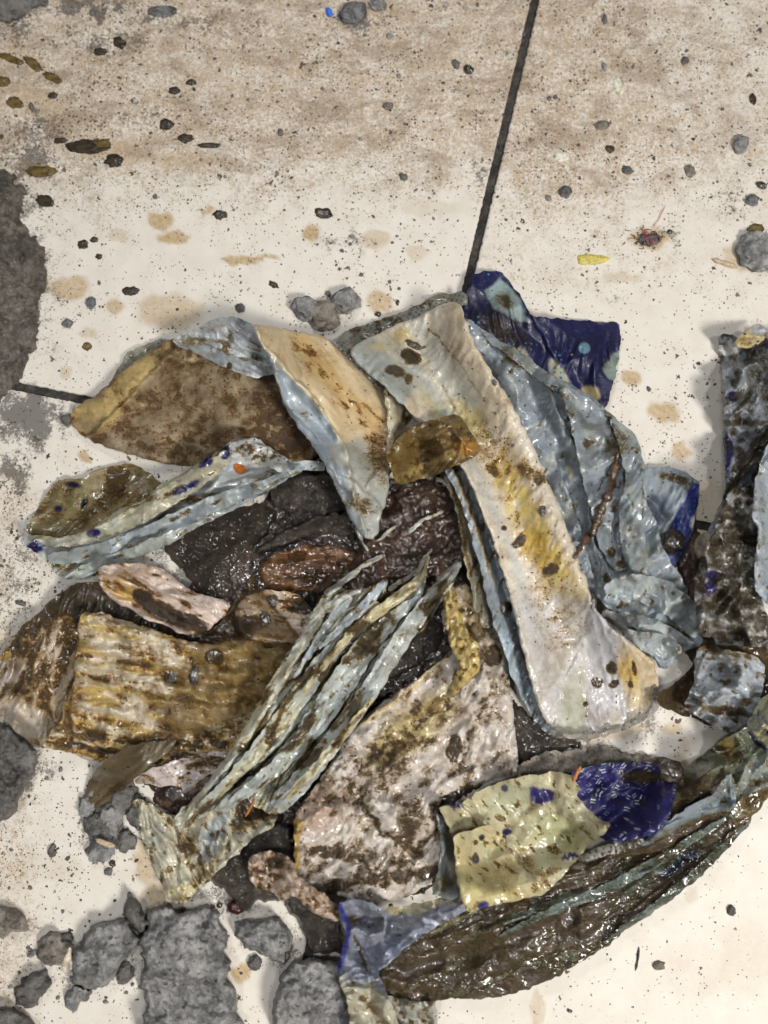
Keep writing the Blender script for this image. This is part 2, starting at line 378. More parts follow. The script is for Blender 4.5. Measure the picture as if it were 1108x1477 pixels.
    zb = h*0+np.maximum(h-.3, -.2) if solid else np.maximum(z-thick, h+.1)
    idx = -np.ones(X.shape, int); idx[used] = np.arange(used.sum()); n = used.sum()
    top = P(VX[used], VY[used], z[used]); bot = P(VX[used], VY[used], zb[used])
    ii, jj = np.nonzero(cc); q = np.stack([idx[ii, jj], idx[ii+1, jj], idx[ii+1, jj+1], idx[ii, jj+1]], 1)
    # side walls along open edges
    e = np.concatenate([q[:, [0, 1]], q[:, [1, 2]], q[:, [2, 3]], q[:, [3, 0]]]); key = np.minimum(e[:, 0], e[:, 1])*(n+1)+np.maximum(e[:, 0], e[:, 1])
    uq, inv, cnt = np.unique(key, return_inverse=True, return_counts=True); oe = e[cnt[inv] == 1]
    side = np.stack([oe[:, 1], oe[:, 0], oe[:, 0]+n, oe[:, 1]+n], 1)
    sv, sinv = np.unique(side.ravel(), return_inverse=True); side = sinv.reshape(side.shape)+2*n; tb = np.concatenate([top, bot])
    quads = np.concatenate([q, q[:, ::-1]+n, side]); ext = sv % n
    o = mkmesh(name, np.concatenate([tb, tb[sv]]), quads, mat, parent)
    cl = C[used]*ALB; lum = cl.mean(1, keepdims=True); cl = lum+(cl-lum)*.92; setattr_col(o, 'col', np.concatenate([cl, cl, cl[ext]])); m_ = mu[used]; setattr_f(o, 'mud', np.concatenate([m_, m_, m_[ext]]))
    p_ = (prt(X, Y) if prt else np.zeros(X.shape))[used]; setattr_f(o, 'prt', np.concatenate([p_, p_, p_[ext]]))
    hh = H[sl]; hh[used] = np.maximum(hh[used], z[used]); 
    if label: tag(o, label, cat, group)
    return o

# ------------------------------------------------------------------ floor: four tiles and the joint between them
def floor_mat():
    m, t, b = nodes('speckled_tile'); N = NB(t); tc = N.n('ShaderNodeTexCoord').outputs['Object']
    dirt = N.attr('dirt').outputs['Fac']; mud = N.attr('mud').outputs['Fac']; st = N.attr('col').outputs['Color']; grey = N.attr('grey').outputs['Fac']
    n1 = N.noise(tc, 60, 6, .6); n2 = N.noise(tc, 420, 5, .7, .8); n3 = N.noise(tc, 1300, 3, .6); n4 = N.noise(tc, 14, 4, .6)
    base = N.mix(N.sm(n1, .3, .7), (.62, .58, .515), (.575, .525, .455)); base = N.mix(1, base, st, 'MULTIPLY')
    # dusty tan film, broken into a mottled pattern
    dk = N.math('ADD', N.math('MULTIPLY', dirt, 1.0), N.math('MULTIPLY', N.math('SUBTRACT', n2, .5), 2.6))
    dk = N.math('ADD', dk, N.math('MULTIPLY', N.math('SUBTRACT', n1, .5), .8))
    f = N.math('MULTIPLY', N.sm(dk, .22, .80), N.sm(dirt, .02, .3))
    c = N.mix(N.math('MULTIPLY', f, .80), base, (.37, .265, .165))
    f2 = N.math('ADD', N.math('MULTIPLY', dirt, .32), N.math('MULTIPLY', N.math('SUBTRACT', N.noise(tc, 640, 5, .7, 1.0), .5), 1.5)); f2 = N.math('ADD', f2, N.math('MULTIPLY', N.math('SUBTRACT', n4, .5), .5))
    c = N.mix(N.math('MULTIPLY', N.math('MULTIPLY', N.sm(f2, .26, .46), N.sm(dirt, .1, .5)), .74), c, (.105, .075, .050))
    gk = N.math('ADD', grey, N.math('MULTIPLY', N.math('SUBTRACT', n2, .5), 1.3))
    gk = N.math('ADD', gk, N.math('MULTIPLY', N.math('SUBTRACT', n1, .5), .9))
    c = N.mix(N.math('MULTIPLY', N.math('MULTIPLY', N.sm(gk, .35, .65), N.sm(grey, .03, .2)), .85), c, (.085, .078, .070))
    c = N.mix(N.math('MULTIPLY', N.math('MULTIPLY', N.sm(N.noise(N.mapv(tc, scale=(1, 1.8, 1)), 26, 8, .7, .8), .46, .62), N.sm(dirt, .1, .6)), .55), c, (.22, .155, .10))
    # fine dark specks
    dens = N.math('MAXIMUM', N.math('MULTIPLY', dirt, .8), mud)
    allsp = None
    for sc, base_p, k, r0, ds in ((110, .006, .40, .26, .0), (210, .015, .95, .30, .0), (400, .03, 1.2, .36, .0), (760, .05, 1.3, .40, .0)):
        warp = N.n('ShaderNodeVectorMath', operation='ADD'); N.lk(tc, warp.inputs[0])
        wsc = N.n('ShaderNodeVectorMath', operation='SCALE'); N.lk(N.noise(tc, sc*1.6, 3, .6, 0, True), wsc.inputs[0]); wsc.inputs['Scale'].default_value = 1.1/sc
        N.lk(wsc.outputs[0], warp.inputs[1])
        v = N.vor(warp.outputs[0], sc); sp = N.n('ShaderNodeSeparateColor'); N.lk(v.outputs['Color'], sp.inputs[0])
        clus = N.sm(N.noise(tc, 30, 7, .7, .5), .38, .66)
        g = N.math('LESS_THAN', sp.outputs[0], N.math('MULTIPLY', N.math('MULTIPLY_ADD', dens, k, base_p), N.math('MULTIPLY_ADD', clus, 1.5, .15)))
        rr = N.math('MULTIPLY', sp.outputs[1], r0); a = N.math('MULTIPLY', N.math('LESS_THAN', v.outputs['Distance'], rr), g)
        a = N.math('MULTIPLY', a, N.math('MULTIPLY_ADD', sp.outputs[2], .5, .45))
        allsp = a if allsp is None else N.math('MAXIMUM', allsp, a)
    c = N.mix(N.math('MINIMUM', N.math('MULTIPLY', allsp, 1.35), 1.0), c, N.mix(N.sm(n1, .42, .6), (.035, .030, .028), (.10, .065, .035)))
    k2 = N.math('ADD', mud, N.math('MULTIPLY', N.math('SUBTRACT', n2, .5), 1.2)); tk = N.math('MULTIPLY', N.sm(k2, .55, .68), N.sm(mud, .05, .25))
    c = N.mix(tk, c, (.035, .026, .018))
    N.lk(c, b.inputs['Base Color'])
    N.lk(N.math('ADD', N.math('MULTIPLY', n2, .2), .42), b.inputs['Roughness']); b.inputs['Specular IOR Level'].default_value = .35
    w1 = N.n('ShaderNodeTexWave'); N.lk(N.mapv(tc, rotz=R(-12)), w1.inputs[0]); w1.inputs['Scale'].default_value = 380
    w2 = N.n('ShaderNodeTexWave', bands_direction='Y'); N.lk(N.mapv(tc, rotz=R(-12)), w2.inputs[0]); w2.inputs['Scale'].default_value = 380
    h = N.math('ADD', N.math('MULTIPLY', N.math('ADD', w1.outputs[1], w2.outputs[1]), .10), N.math('MULTIPLY', n3, .25))
    h = N.math('ADD', h, N.math('MULTIPLY', N.math('MAXIMUM', allsp, tk), .5)); N.lk(N.bump(h, .5, .0006), b.inputs['Normal']); return m
Vt, Vb = P(772, 0, 0)[:2], P(677, 400, 0)[:2]; Hl, Hr = P(30, 558, 0)[:2], P(1020, 759, 0)[:2]
def isect(a, b, c, d):
    r, s = b-a, d-c; t = ((c-a)[0]*s[1]-(c-a)[1]*s[0])/(r[0]*s[1]-r[1]*s[0]); return a+r*t
OO = isect(Vt, Vb, Hl, Hr); eu = (Hr-Hl)/np.linalg.norm(Hr-Hl); ev = (Vt-Vb)/np.linalg.norm(Vt-Vb)
STAINS = [(938,344,30,16,0,.6),(60,150,50,22,20,.35),(150,215,50,12,5,.4),(900,400,30,8,0,.25),(1085,370,40,22,0,.4),(620,300,40,12,0,.2),(250,230,70,10,0,.35),(170,340,14,8,0,.3),  # x, y, rx, ry, angle, strength  - dried tan splashes
    (232,318,21,13,5,.9),(252,343,24,9,0,.7),(297,302,10,6,0,.6),(345,375,26,8,3,.8),(385,372,22,3,-4,.6),(450,337,14,11,0,.7),(100,415,30,17,-8,.55),(245,450,48,26,0,.45),
    (165,442,13,11,0,.55),(128,480,14,9,0,.35),(95,537,10,9,0,.35),(910,546,16,10,8,.6),(958,594,25,16,14,.6),(981,650,15,13,15,.6),(348,1403,14,15,0,.75),
    (540,345,22,12,0,.4),(548,437,18,16,0,.6),(600,365,18,10,0,.3),(122,661,9,7,0,.7),(970,1050,16,12,0,.5),(985,1085,14,22,0,.35),(775,1460,9,34,0,.35),(995,1290,8,14,0,.25),
    (1000,1400,50,40,0,.12),(1080,1380,40,60,0,.14),(60,1250,60,20,0,.12),(215,1240,22,34,0,.5),(230,1290,26,18,0,.55),(880,1060,60,9,-12,.4),(1010,745,28,60,20,.30),(56,410,20,15,0,.3)]
GREYS = [(150,1390,95,55,.42),(400,1350,80,60,.35),(30,400,75,150,.45),(40,230,50,50,.55),(300,30,120,20,.35),(140,60,110,22,.45),(700,60,60,20,.3),(190,170,70,30,.35),(1060,290,50,60,.25),(20,40,40,30,.5),(120,10,120,16,.6),(60,190,50,40,.5),(90,120,60,30,.3),(30,290,60,50,.45),(230,22,40,14,.5),(510,30,45,28,.55),(640,10,30,14,.35),(505,350,60,28,.35),(690,250,22,18,.5),
    (470,440,45,22,.35),(40,600,60,50,.8),(15,680,40,40,.55),(30,790,60,60,.35),(20,850,50,50,.4),(330,780,120,52,.95),(300,850,80,30,.9),(30,1100,40,60,.7),(150,1190,45,50,.6),(250,1190,80,60,.5),
    (60,1330,70,50,.25),(330,1290,60,40,.5),(770,1085,60,30,.35),(830,1080,90,14,.5),(920,1040,30,25,.5),(1100,360,30,40,.5),(960,340,30,22,.35),(1010,300,60,60,.18),(880,420,60,20,.25),(830,900,200,60,.2),(470,1330,60,60,.4)]
fm = floor_mat()
def tile(su, sv):
    g = .0030; L = .46; n = int(L/.0016); a = np.concatenate([[g], np.linspace(g+.0007, L, n)]); U, V = np.meshgrid(a*su, a*sv); wob = .0009; U = np.where(np.abs(U) < g+1e-6, U+su*wob*fbm(V*260, V*0+su, 3, 4), U); V = np.where(np.abs(V) < g+1e-6, V+sv*wob*fbm(U*260, U*0+sv+7, 3, 4), V); w = OO+U[..., None]*eu+V[..., None]*ev
    z = -np.where((np.abs(U) < g+.0006) | (np.abs(V) < g+.0006), .0006, 0.0); w3 = np.concatenate([w, z[..., None]], -1)
    px, py = toimg(w3); m = len(a); idx = np.arange(m*m).reshape(m, m)
    q = np.stack([idx[:-1, :-1], idx[1:, :-1], idx[1:, 1:], idx[:-1, 1:]], -1).reshape(-1, 4)
    if su*sv > 0: q = q[:, ::-1]
    # tile edges go down into the joint
    e1, e2 = idx[0, :], idx[:, 0]; vv = w3.reshape(-1, 3); lo = vv.copy()[np.concatenate([e1, e2])]; lo[:, 2] = -.004; o1 = m*m
    s1 = np.stack([e1[:-1], e1[1:], o1+np.arange(1, m), o1+np.arange(m-1)], 1); s2 = np.stack([e2[:-1], e2[1:], o1+m+np.arange(1, m), o1+m+np.arange(m-1)], 1)
    o = mkmesh('floor', np.concatenate([vv, lo]), np.concatenate([q, s1, s2]), fm, None, np.array([0, 0, 0.]), smooth=True)
    X, Y = px.ravel(), py.ravel(); wx, wy = warped(X, Y, 26); wx2, wy2 = warped(X, Y, 7)
    up = 1-ss(170, 380, wy+.03*(X-300)-50*ss(680, 800, X)+36*fbm(X/70, Y/50, 33, 4)); up = np.clip(up+.30*fbm(X/60, Y/40, 91, 4)*up*(1.2-up)*2, 0, 1); dirt = .56*up+.05
    dirt = np.maximum(dirt, .25*(1-ss(380, 520, wy))*(X > 690)); dirt = np.maximum(dirt, .42*ss(120, 0, wx)*ss(640, 700, Y)); dirt = dirt*(1-.35*ss(800, 1100, X))
    mudv = .44*(1-ss(20, 240, wx))*ss(620, 700, Y)*(1-ss(1250, 1350, Y)*.5)+.22*up; mudv = np.maximum(mudv, .15-.12*ss(1080, 1180, Y)*ss(560, 700, X)); mudv = np.maximum(mudv, .3*np.exp(-((X-540)/60)**2-((Y-385)/40)**2)); mudv = np.maximum(mudv, .35*np.exp(-((X-1010)/25)**2-((Y-740)/70)**2))
    grey = np.zeros(X.shape)
    for (x, y, rx, ry, s) in GREYS: grey = np.maximum(grey, (s+.12)*np.exp(-((wx-x)/rx)**2-((wy-y)/ry)**2))
    st = np.ones((len(X), 3)); tan = np.array([.58, .40, .15])
    for (x, y, rx, ry, an, s) in STAINS:
        k = ell(x, y, rx, ry, an, .22)(wx2, wy2)*min(1, s*1.5)*(.75+.35*fbm(X/5, Y/5, 8, 3)); k = np.clip(k, 0, 1)[:, None]; st = st*(1-k)+st*tan*k
    f = lambda A: np.concatenate([A, np.full((2*m,)+A.shape[1:], .3)])
    setattr_col(o, 'col', f(st)); setattr_f(o, 'dirt', f(dirt)); setattr_f(o, 'mud', f(mudv)); setattr_f(o, 'grey', f(grey)); tag(o, kind='structure'); return o
for su in (1, -1):
    for sv in (1, -1): tile(su, sv)
gm = clay_mat('joint_grit', (.060, .053, .047), .8)
c4 = [OO+eu*a+ev*b_ for a, b_ in ((-.47, -.47), (.47, -.47), (.47, .47), (-.47, .47))]
# joint filling: a slightly lumpy strip below the tile faces, crossing under the heap
def joint(dirv, nor, span, lo=-.46):
    a = np.arange(lo, .46, .0012); b_ = np.linspace(-.0036, .0036, 9); A, B = np.meshgrid(a, b_); w = OO+A[..., None]*dirv+B[..., None]*nor
    z = -.0020+.0011*fbm(A*420, B*420+span, 5, 3)+(-.0003*span); idx = np.arange(A.size).reshape(A.shape)
    q = np.stack([idx[:-1, :-1], idx[:-1, 1:], idx[1:, 1:], idx[1:, :-1]], -1).reshape(-1, 4)
    tag(mkmesh('floor_joint', np.concatenate([w, z[..., None]], -1).reshape(-1, 3), q, gm, None, np.array([0, 0, 0.])), kind='structure')
joint(ev, eu, 0); joint(eu, ev, 1)
sub = mkmesh('ground', [(*c, -.005) for c in [OO+eu*a+ev*b_ for a, b_ in ((-3, -3), (3, -3), (3, 3), (-3, 3))]], [[0, 1, 2, 3]], clay_mat('screed', (.2, .18, .15)), None, np.array([0, 0, -.005]), smooth=False); tag(sub, kind='structure')

# ------------------------------------------------------------------ materials in use
FILM = sheet_mat('film', .24, .50, .5, 30, 6, 420)
FILM_V = sheet_mat('film_creased_lengthwise', .25, .45, .6, -65, 9, 420)
FILM_D = sheet_mat('film_creased_diagonal', .25, .45, .7, 52, 10, 520)
PAD = sheet_mat('pad_face', .38, .18, .35, 60, 3, 300, bumpd=.0005)
PADWET = sheet_mat('wet_pad_face', .30, .32, .6, 65, 2.5, 430, bumpd=.0008)
CLOTH = sheet_mat('wet_cloth', .28, .55, .9, 10, 2, 300, bumpd=.0010)
CLOTHP = sheet_mat('pale_wet_cloth', .30, .50, .7, -50, 2, 300, bumpd=.0009, gold=(.50, .40, .27))
GREYFILM = sheet_mat('grey_film', .24, .55, .5, -65, 6, 420, gold=(.46,.42,.35), darkmud=(.020,.017,.012))
SOAK = sheet_mat('soaked_brown_cloth', .58, .05, .8, 10, 1.5, 350, fibrous=.7, bumpd=.0012, gold=(.62, .46, .28), darkmud=(.045, .030, .018))
DOTS = sheet_mat('navy_dotted_print', .42, .08, .5, 70, 5, 300, pattern='dots')
DASH = sheet_mat('blue_dashed_print', .38, .12, .5, 20, 3, 300, pattern='dash')
EMB = sheet_mat('embossed_edge', .32, .30, .5, 20, 3, 300, pattern='darkdots')
CRUST = sheet_mat('mud_coat', .26, .50, .3, 28, 4, 200, fibrous=.08, bumpd=.0008, darkmud=(.026, .019, .0110), gold=(.42,.36,.22))
BROWNFILM = sheet_mat('brown_translucent_film', .22, .4, .18, 40, 3, 300, alpha=.28, grime=.3)
CLEAR = sheet_mat('clear_film', .2, .6, .6, 40, 3, 400, alpha=.45)
CLAY = clay_mat('grey_clay'); CLAYD = clay_mat('dark_clay', (.15, .140, .130), .6, .0); CLAYS = clay_mat('slate_clay', (.19, .19, .193), .55, .05)
CLAYB = clay_mat('brown_grey_mud', (.25, .215, .18), .6, .0)
CLAYI = clay_mat('gap_shaded_clay', (.055, .045, .036), .42, .25); MUCK = muck_mat('dark_muck'); BLOB = muck_mat('mud_drop', (.022, .016, .010))  # first one: clay coloured darker to paint in shade inside the heap
BLUE = lin(150, 160, 169); BLUEL = lin(190, 199, 203); CREAM = lin(214, 200, 172); CREAMD = lin(205, 182, 138); PINK = lin(218, 206, 192); NAVY = lin(34, 32, 98); NAVYL = lin(66, 62, 150)
OLIVE = lin(138, 128, 92); YEL = lin(216, 188, 84); WHITE = lin(218, 220, 220); GREY = lin(135, 140, 142); LILAC = lin(205, 205, 216)

# ------------------------------------------------------------------ clods
def ico(sub_):
    import bmesh
    bm = bmesh.new(); bmesh.ops.create_icosphere(bm, subdivisions=sub_, radius=1); bm.verts.ensure_lookup_table()
    v = np.array([x.co[:] for x in bm.verts]); f = np.array([[q.index for q in p.verts] for p in bm.faces]); bm.free(); return v, f
ICO = {k: ico(k) for k in (2, 3, 4, 5)}
MMPX = .456
def clod(name, x, y, rx, ry, ang, hmm, mat, label, cat, seed=0, sub_=4, rough=.22, group=None, parent=None, z=None, facet=.5):
    v, f = ICO[sub_]; rr = random.Random(seed); v = v.copy()
    for k in range(9 if facet else 0):             # knock flat faces off
        d = np.array([rr.gauss(0, 1), rr.gauss(0, 1), abs(rr.gauss(0, .8))]); d /= np.linalg.norm(d); lim = 1-facet*(.18+.5*rr.random()*.5)
        p = v@d; v = v-np.maximum(p-lim, 0)[:, None]*d*.95
    off = Vector((seed*3.7, seed*1.3, 0))
    for i in range(len(v)):
        q = Vector(v[i])*1.6+off; n = mnoise.fractal(q, .9, 2.1, 5)*rough+(mnoise.noise(q*5)*.3*rough if sub_ > 3 else 0); v[i] *= 1+n
    a = R(ang); u = v[:, 0]*rx*MMPX*.001; w = v[:, 1]*ry*MMPX*.001; zz = v[:, 2]*hmm*.5*.001
    zz = np.where(zz < -hmm*.0003, -hmm*.0003, zz)
    base = heightat(x, y) if z is None else z
    c = P(x, y, base); X = u*math.cos(a)+w*math.sin(a); Y = -u*math.sin(a)*-1*-1+w*math.cos(a)
    vv = np.stack([c[0]+X, c[1]+Y, c[2]+zz+hmm*.0003-.0002], 1)
    o = mkmesh(name, vv, f, mat, parent, None if parent is not None else c)
    if parent is None: tag(o, label, cat, group)
    return o

# ================================================================== SOLID LUMPS UNDER AND ROUND THE HEAP
def slab(name, pts, h, mat, label, cat='clod', lumps=(), rough=1.2, cr=2.2, parent=None, group=None, rnd=9, jag=2.5):
    return sheet(name, pts, mat, (.1, .1, .1), parent=parent, thick=1, lift=h*1.15, solid=True, round_=rnd, cr=[(cr, 34)], fac=[(cr*.9, 40)], rough_h=rough*1.35, lump=lumps, jag=jag, drape=(2, 2), label=label, cat=cat, group=group)
sheet('gap_shade_bed', [(150,1000),(200,900),(330,800),(440,640),(520,690),(660,700),(712,900),(735,1000),(742,1100),(640,1170),(640,1290),(450,1285),(425,1230),(370,1210),(300,1185),(200,1125)], MUCK, (.02,.02,.02), None, thick=1, lift=1.6, solid=True, round_=6, cr=[(1.6,30)], rough_h=.8, drape=(2,2), jag=3, label='black bed painting in the shade of the hollows between the pads', cat='muck')  # dark beds added to put the shade of the heap's gaps into colour
slab('gap_shade_bed', [(985,700),(1002,742),(1012,790),(1030,800),(1030,950),(1000,960),(960,900),(940,780)], 1.2, MUCK, 'black muck bed painting in shade between the blue-grey wrapper and the mud-caked pad', 'muck', rough=.5, cr=.8)
slab('gap_shade_bed', [(400,560),(460,560),(560,740),(520,790),(470,700),(380,680)], 1.2, MUCK, 'black bed painting in the shade beneath the beige and blue pad', 'muck', rough=.5, cr=.8)
slab('gap_shade_bed', [(255,1120),(340,1090),(420,1120),(400,1185),(340,1190),(250,1178),(215,1150)], 1.4, MUCK, 'black bed painting in the shade of the gap above the torn film fan', 'muck', rough=.6, cr=.8)
slab('gap_shade_bed', [(730,1000),(790,1050),(850,1075),(780,1090),(750,1112),(742,1060)], 1.0, CLAYI, 'grit and mud darkened for shade beneath the lower left end of the cream pad', 'mud', rough=.6, cr=.8)
LEFTM = clay_mat('left_mud', (.13, .112, .094), .5, .15)
slab('mud_mass', [(-130,230),(12,242),(34,275),(30,325),(54,345),(68,385),(60,440),(48,500),(30,545),(8,578),(-60,590),(-130,580)], 6, LEFTM, 'long grey-brown mass of wet mud running down the left edge of the photo', 'mud', rough=1.6, cr=3, rnd=16, jag=5)
slab('mud_mass', [(-130,1030),(8,1042),(34,1062),(55,1085),(48,1115),(30,1150),(20,1180),(-40,1195),(-130,1190)], 12, CLAYD, 'dark crumbly mud mass at the left edge below the brown pad', 'mud', rough=2.0, cr=4)
slab('mud_mass', [(-60,-55),(90,-55),(70,5),(38,20),(10,34),(-60,30)], 5, CLAYD, 'dark gritty mud patch in the top left corner of the tile', 'mud', rough=1.5)
slab('clay_slab', [(212,1310),(236,1302),(262,1316),(292,1306),(318,1312),(314,1330),(332,1346),(322,1368),(336,1392),(326,1412),(346,1436),(340,1462),(358,1484),(352,1530),(212,1530),(198,1486),(212,1452),(198,1420),(210,1388),(200,1352),(212,1334)], 15, CLAY, 'tall grey clay slab below the torn film fan', lumps=[(255,1400,60,3)], rough=1.3, cr=3.5, rnd=7)
slab('clay_slab', [(186,1284),(200,1300),(216,1332),(206,1348),(190,1340),(176,1318)], 13, CLAYD, 'dark smooth clay wedge leaning between two bigger grey lumps', rough=.5, cr=1)
slab('clay_lump', [(112,1360),(140,1330),(180,1322),(198,1352),(196,1370),(172,1392),(160,1420),(130,1428),(104,1418),(104,1385)], 13, CLAY, 'pale grey rounded clay lump left of the tall slab', lumps=[(150,1370,25,3)])
slab('clay_lump', [(56,1350),(76,1342),(100,1352),(106,1366),(96,1388),(70,1396),(52,1380)], 8, CLAYB, 'small brownish crumbly clay lump with a beige scrap, lower left', rough=1.6)
slab('clay_lump', [(90,1430),(118,1420),(136,1434),(120,1446),(108,1460),(94,1450)], 6, CLAY, 'small grey clod just below the pale rounded lump')
slab('clay_lump', [(-50,1310),(10,1305),(34,1318),(40,1340),(20,1345),(0,1352),(-50,1352)], 8, CLAYB, 'grey crumbly clod at the left edge above the olive shadow')
slab('clay_lump', [(24,1420),(48,1402),(70,1400),(74,1418),(58,1442),(40,1456),(22,1446)], 9, CLAYD, 'dark grey clod in the lower left corner')
slab('clay_lump', [(-40,1470),(6,1452),(30,1458),(50,1470),(60,1530),(-40,1530)], 9, CLAYD, 'dark mud clod cut by the bottom edge at the left corner')
slab('clay_lump', [(338,1330),(350,1326),(400,1322),(418,1340),(424,1358),(410,1392),(396,1384),(370,1372),(352,1368),(340,1350)], 12, CLAY, 'rough grey clay lump with a dark red seed at its upper corner', rough=1.6, lumps=[(380,1345,22,3)])
slab('clay_lump', [(392,1460),(398,1420),(420,1386),(460,1380),(500,1390),(520,1420),(520,1480),(500,1530),(400,1530),(396,1490)], 16, CLAY, 'big grey clay lump beside the lilac wrapper at the bottom edge', rough=1.4, cr=3, lumps=[(440,1440,45,4)])
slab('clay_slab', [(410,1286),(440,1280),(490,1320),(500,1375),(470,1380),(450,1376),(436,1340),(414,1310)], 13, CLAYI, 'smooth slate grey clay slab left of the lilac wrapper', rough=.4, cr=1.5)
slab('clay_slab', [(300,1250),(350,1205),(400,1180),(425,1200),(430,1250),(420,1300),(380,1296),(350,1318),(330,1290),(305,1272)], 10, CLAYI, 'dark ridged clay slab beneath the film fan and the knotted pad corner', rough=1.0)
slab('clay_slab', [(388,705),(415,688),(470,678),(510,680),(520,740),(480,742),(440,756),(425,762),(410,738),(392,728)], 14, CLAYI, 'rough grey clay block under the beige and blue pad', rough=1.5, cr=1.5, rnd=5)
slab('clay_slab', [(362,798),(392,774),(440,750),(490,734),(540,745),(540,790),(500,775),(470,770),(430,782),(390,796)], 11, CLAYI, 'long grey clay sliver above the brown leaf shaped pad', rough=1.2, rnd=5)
slab('clay_slab', [(560,930),(600,880),(640,900),(640,930),(610,955),(575,975),(545,980)], 5, CLAYI, 'grey clay piece darkened for the shade of the gap right of the twisted wrapper', rough=1.0, rnd=5)
slab('shaded_mud_patch', [(236,775),(300,748),(380,722),(400,740),(380,780),(350,800),(330,830),(345,855),(300,870),(270,830),(240,800)], 2.2, clay_mat('shaded_tan_mud', (.040, .031, .022), .4, .35), 'wet grey-tan mud darkened for the shade of the gap left of the muck', 'mud', rough=.8, cr=1)  # mud coloured darker so the shade of the gap is painted in
for i, (x, y, rx, ry, a, h_, mt, lb) in enumerate([
    (443,448,21,19,20,16,CLAY,'grey clay clod touching the tip of the beige pad, leftmost of three'),
    (468,458,24,24,60,15,CLAYB,'brown-grey flat clod in the middle of the three above the pads'),
    (498,437,24,19,-20,17,CLAY,'grey angular clod on the right of the three above the pads'),
    (428,492,17,9,-10,8,CLAYD,'small dark grey clod at the top edge of the beige and blue pad'),
    (132,438,10,11,0,8,CLAYS,'slate grey pebble left of the big pale stain'),
    (98,467,10,9,0,7,CLAYS,'slate grey pebble near the left mud mass, below its neighbour'),
    (98,606,11,11,0,10,CLAYD,'dark grey pebble at the tip of the brown soaked pad'),
    (1068,210,14,19,25,11,CLAY,'sparkling grey clod on the right of the speckled tile'),
    (1092,365,34,32,40,14,CLAY,'large grey clod cut by the right edge of the photo'),
    (868,181,17,9,-12,5,CLAYB,'flat grey-brown chip right of the joint'),
    (815,277,12,13,40,6,CLAYD,'dark three lobed crumb right of the joint'),
    (905,246,11,9,0,5,CLAYD,'dark brown crumb below the flat grey chip'),
    (1084,290,13,12,0,7,CLAYS,'slate grey pebble above the large clod at the right edge'),
    (676,101,11,9,15,7,BLOB,'shiny brown-black crumb left of the joint near the top'),
    (560,154,10,8,0,5,CLAYB,'brown crumb in the middle of the dusty tile'),
    (1098,268,11,7,30,6,BLOB,'dark red-brown crumb near the right edge'),
    (988,88,8,7,0,5,CLAYD,'dark pebble in the upper right of the tile'),
    (995,247,10,14,-10,4,CLAYB,'brown crumb left of the slate pebble on the right'),
    (347,445,9,9,0,6,CLAYD,'black crumb right of the big pale stain'),
    (510,22,22,17,-30,10,CLAYS,'glinting grey grit lump at the top beside a blue bead'),
    (545,8,16,14,20,9,CLAY,'light grey grit lump at the top right of the blue bead'),
    (235,18,22,9,0,6,CLAYS,'glinting grey grit streak near the top'),
    (1054,1313,6,7,0,4,CLAYD,'small black crumb alone on the clean tile right of the coated pad'),
    (950,1392,9,6,0,3,CLAYB,'grey-brown smear of grit on the clean tile at the lower right'),
    (180,1402,12,15,20,6,CLAYD,'dark clod between the pale lump and the tall slab'),
    (368,1388,9,10,0,6,CLAYD,'small dark clod below the rough lump with the red seed'),
    (95,1352,11,8,0,6,CLAYD,'dark crumb above the brownish lump'),
    (303,1010,1,1,0,1,CLAYD,None)]):
    if y < 620 and rx < 20: rx *= .8; ry *= .8; h_ *= .6
    if lb: clod('clod', x, y, rx, ry, a, h_, mt, lb, 'clod', seed=i+1)
rr = random.Random(33)
for k in range(60):                                  # crumbs broken off the clay lumps
    bx_, by_, sp = rr.choice([(155,1375,55),(270,1400,80),(80,1370,40),(45,1430,45),(380,1350,45),(450,1330,50),(160,1200,50),(330,1270,50),(20,1330,40),(470,445,45),(40,1120,50),(440,1430,55)])
    x, y = rr.gauss(bx_, sp), rr.gauss(by_, sp*.8); q = 2.2*math.exp(abs(rr.gauss(0, .55)))
    if heightat(x, y) > .5 or not (-10 < x < 1115 and y < 1485): continue
    tag(clod('clay_crumb', x, y, q, q*rr.uniform(.6, 1), rr.random()*180, q*.7, rr.choice([CLAY, CLAYB, CLAYD]), None, None, seed=500+k, sub_=3, rough=.5, facet=.8), 'small crumb of grey clay broken off the clay lumps', 'crumb', 'clay crumbs round the clay lumps')
t = thing('crumbly_mud_heap', 'dark crumbly mud heap with a wood chip left of the film fan', 'mud', 160, 1200)
for i, (x, y, rx, ry, h_) in enumerate([(128,1165,12,20,9),(145,1190,22,16,12),(165,1180,22,14,14),(180,1150,24,16,10),(150,1222,22,16,11),(182,1212,16,14,9),(135,1142,10,10,6),(200,1170,20,14,12)]):
    clod('lump', x, y, rx, ry, i*37, h_, CLAYD if i % 2 else CLAY, None, None, seed=60+i, parent=t, rough=.34)
clod('chip', 153, 1216, 14, 4, 20, 3, plain_mat('pale_wood', (.5, .38, .24)), None, None, seed=71, parent=t, z=11, sub_=3)

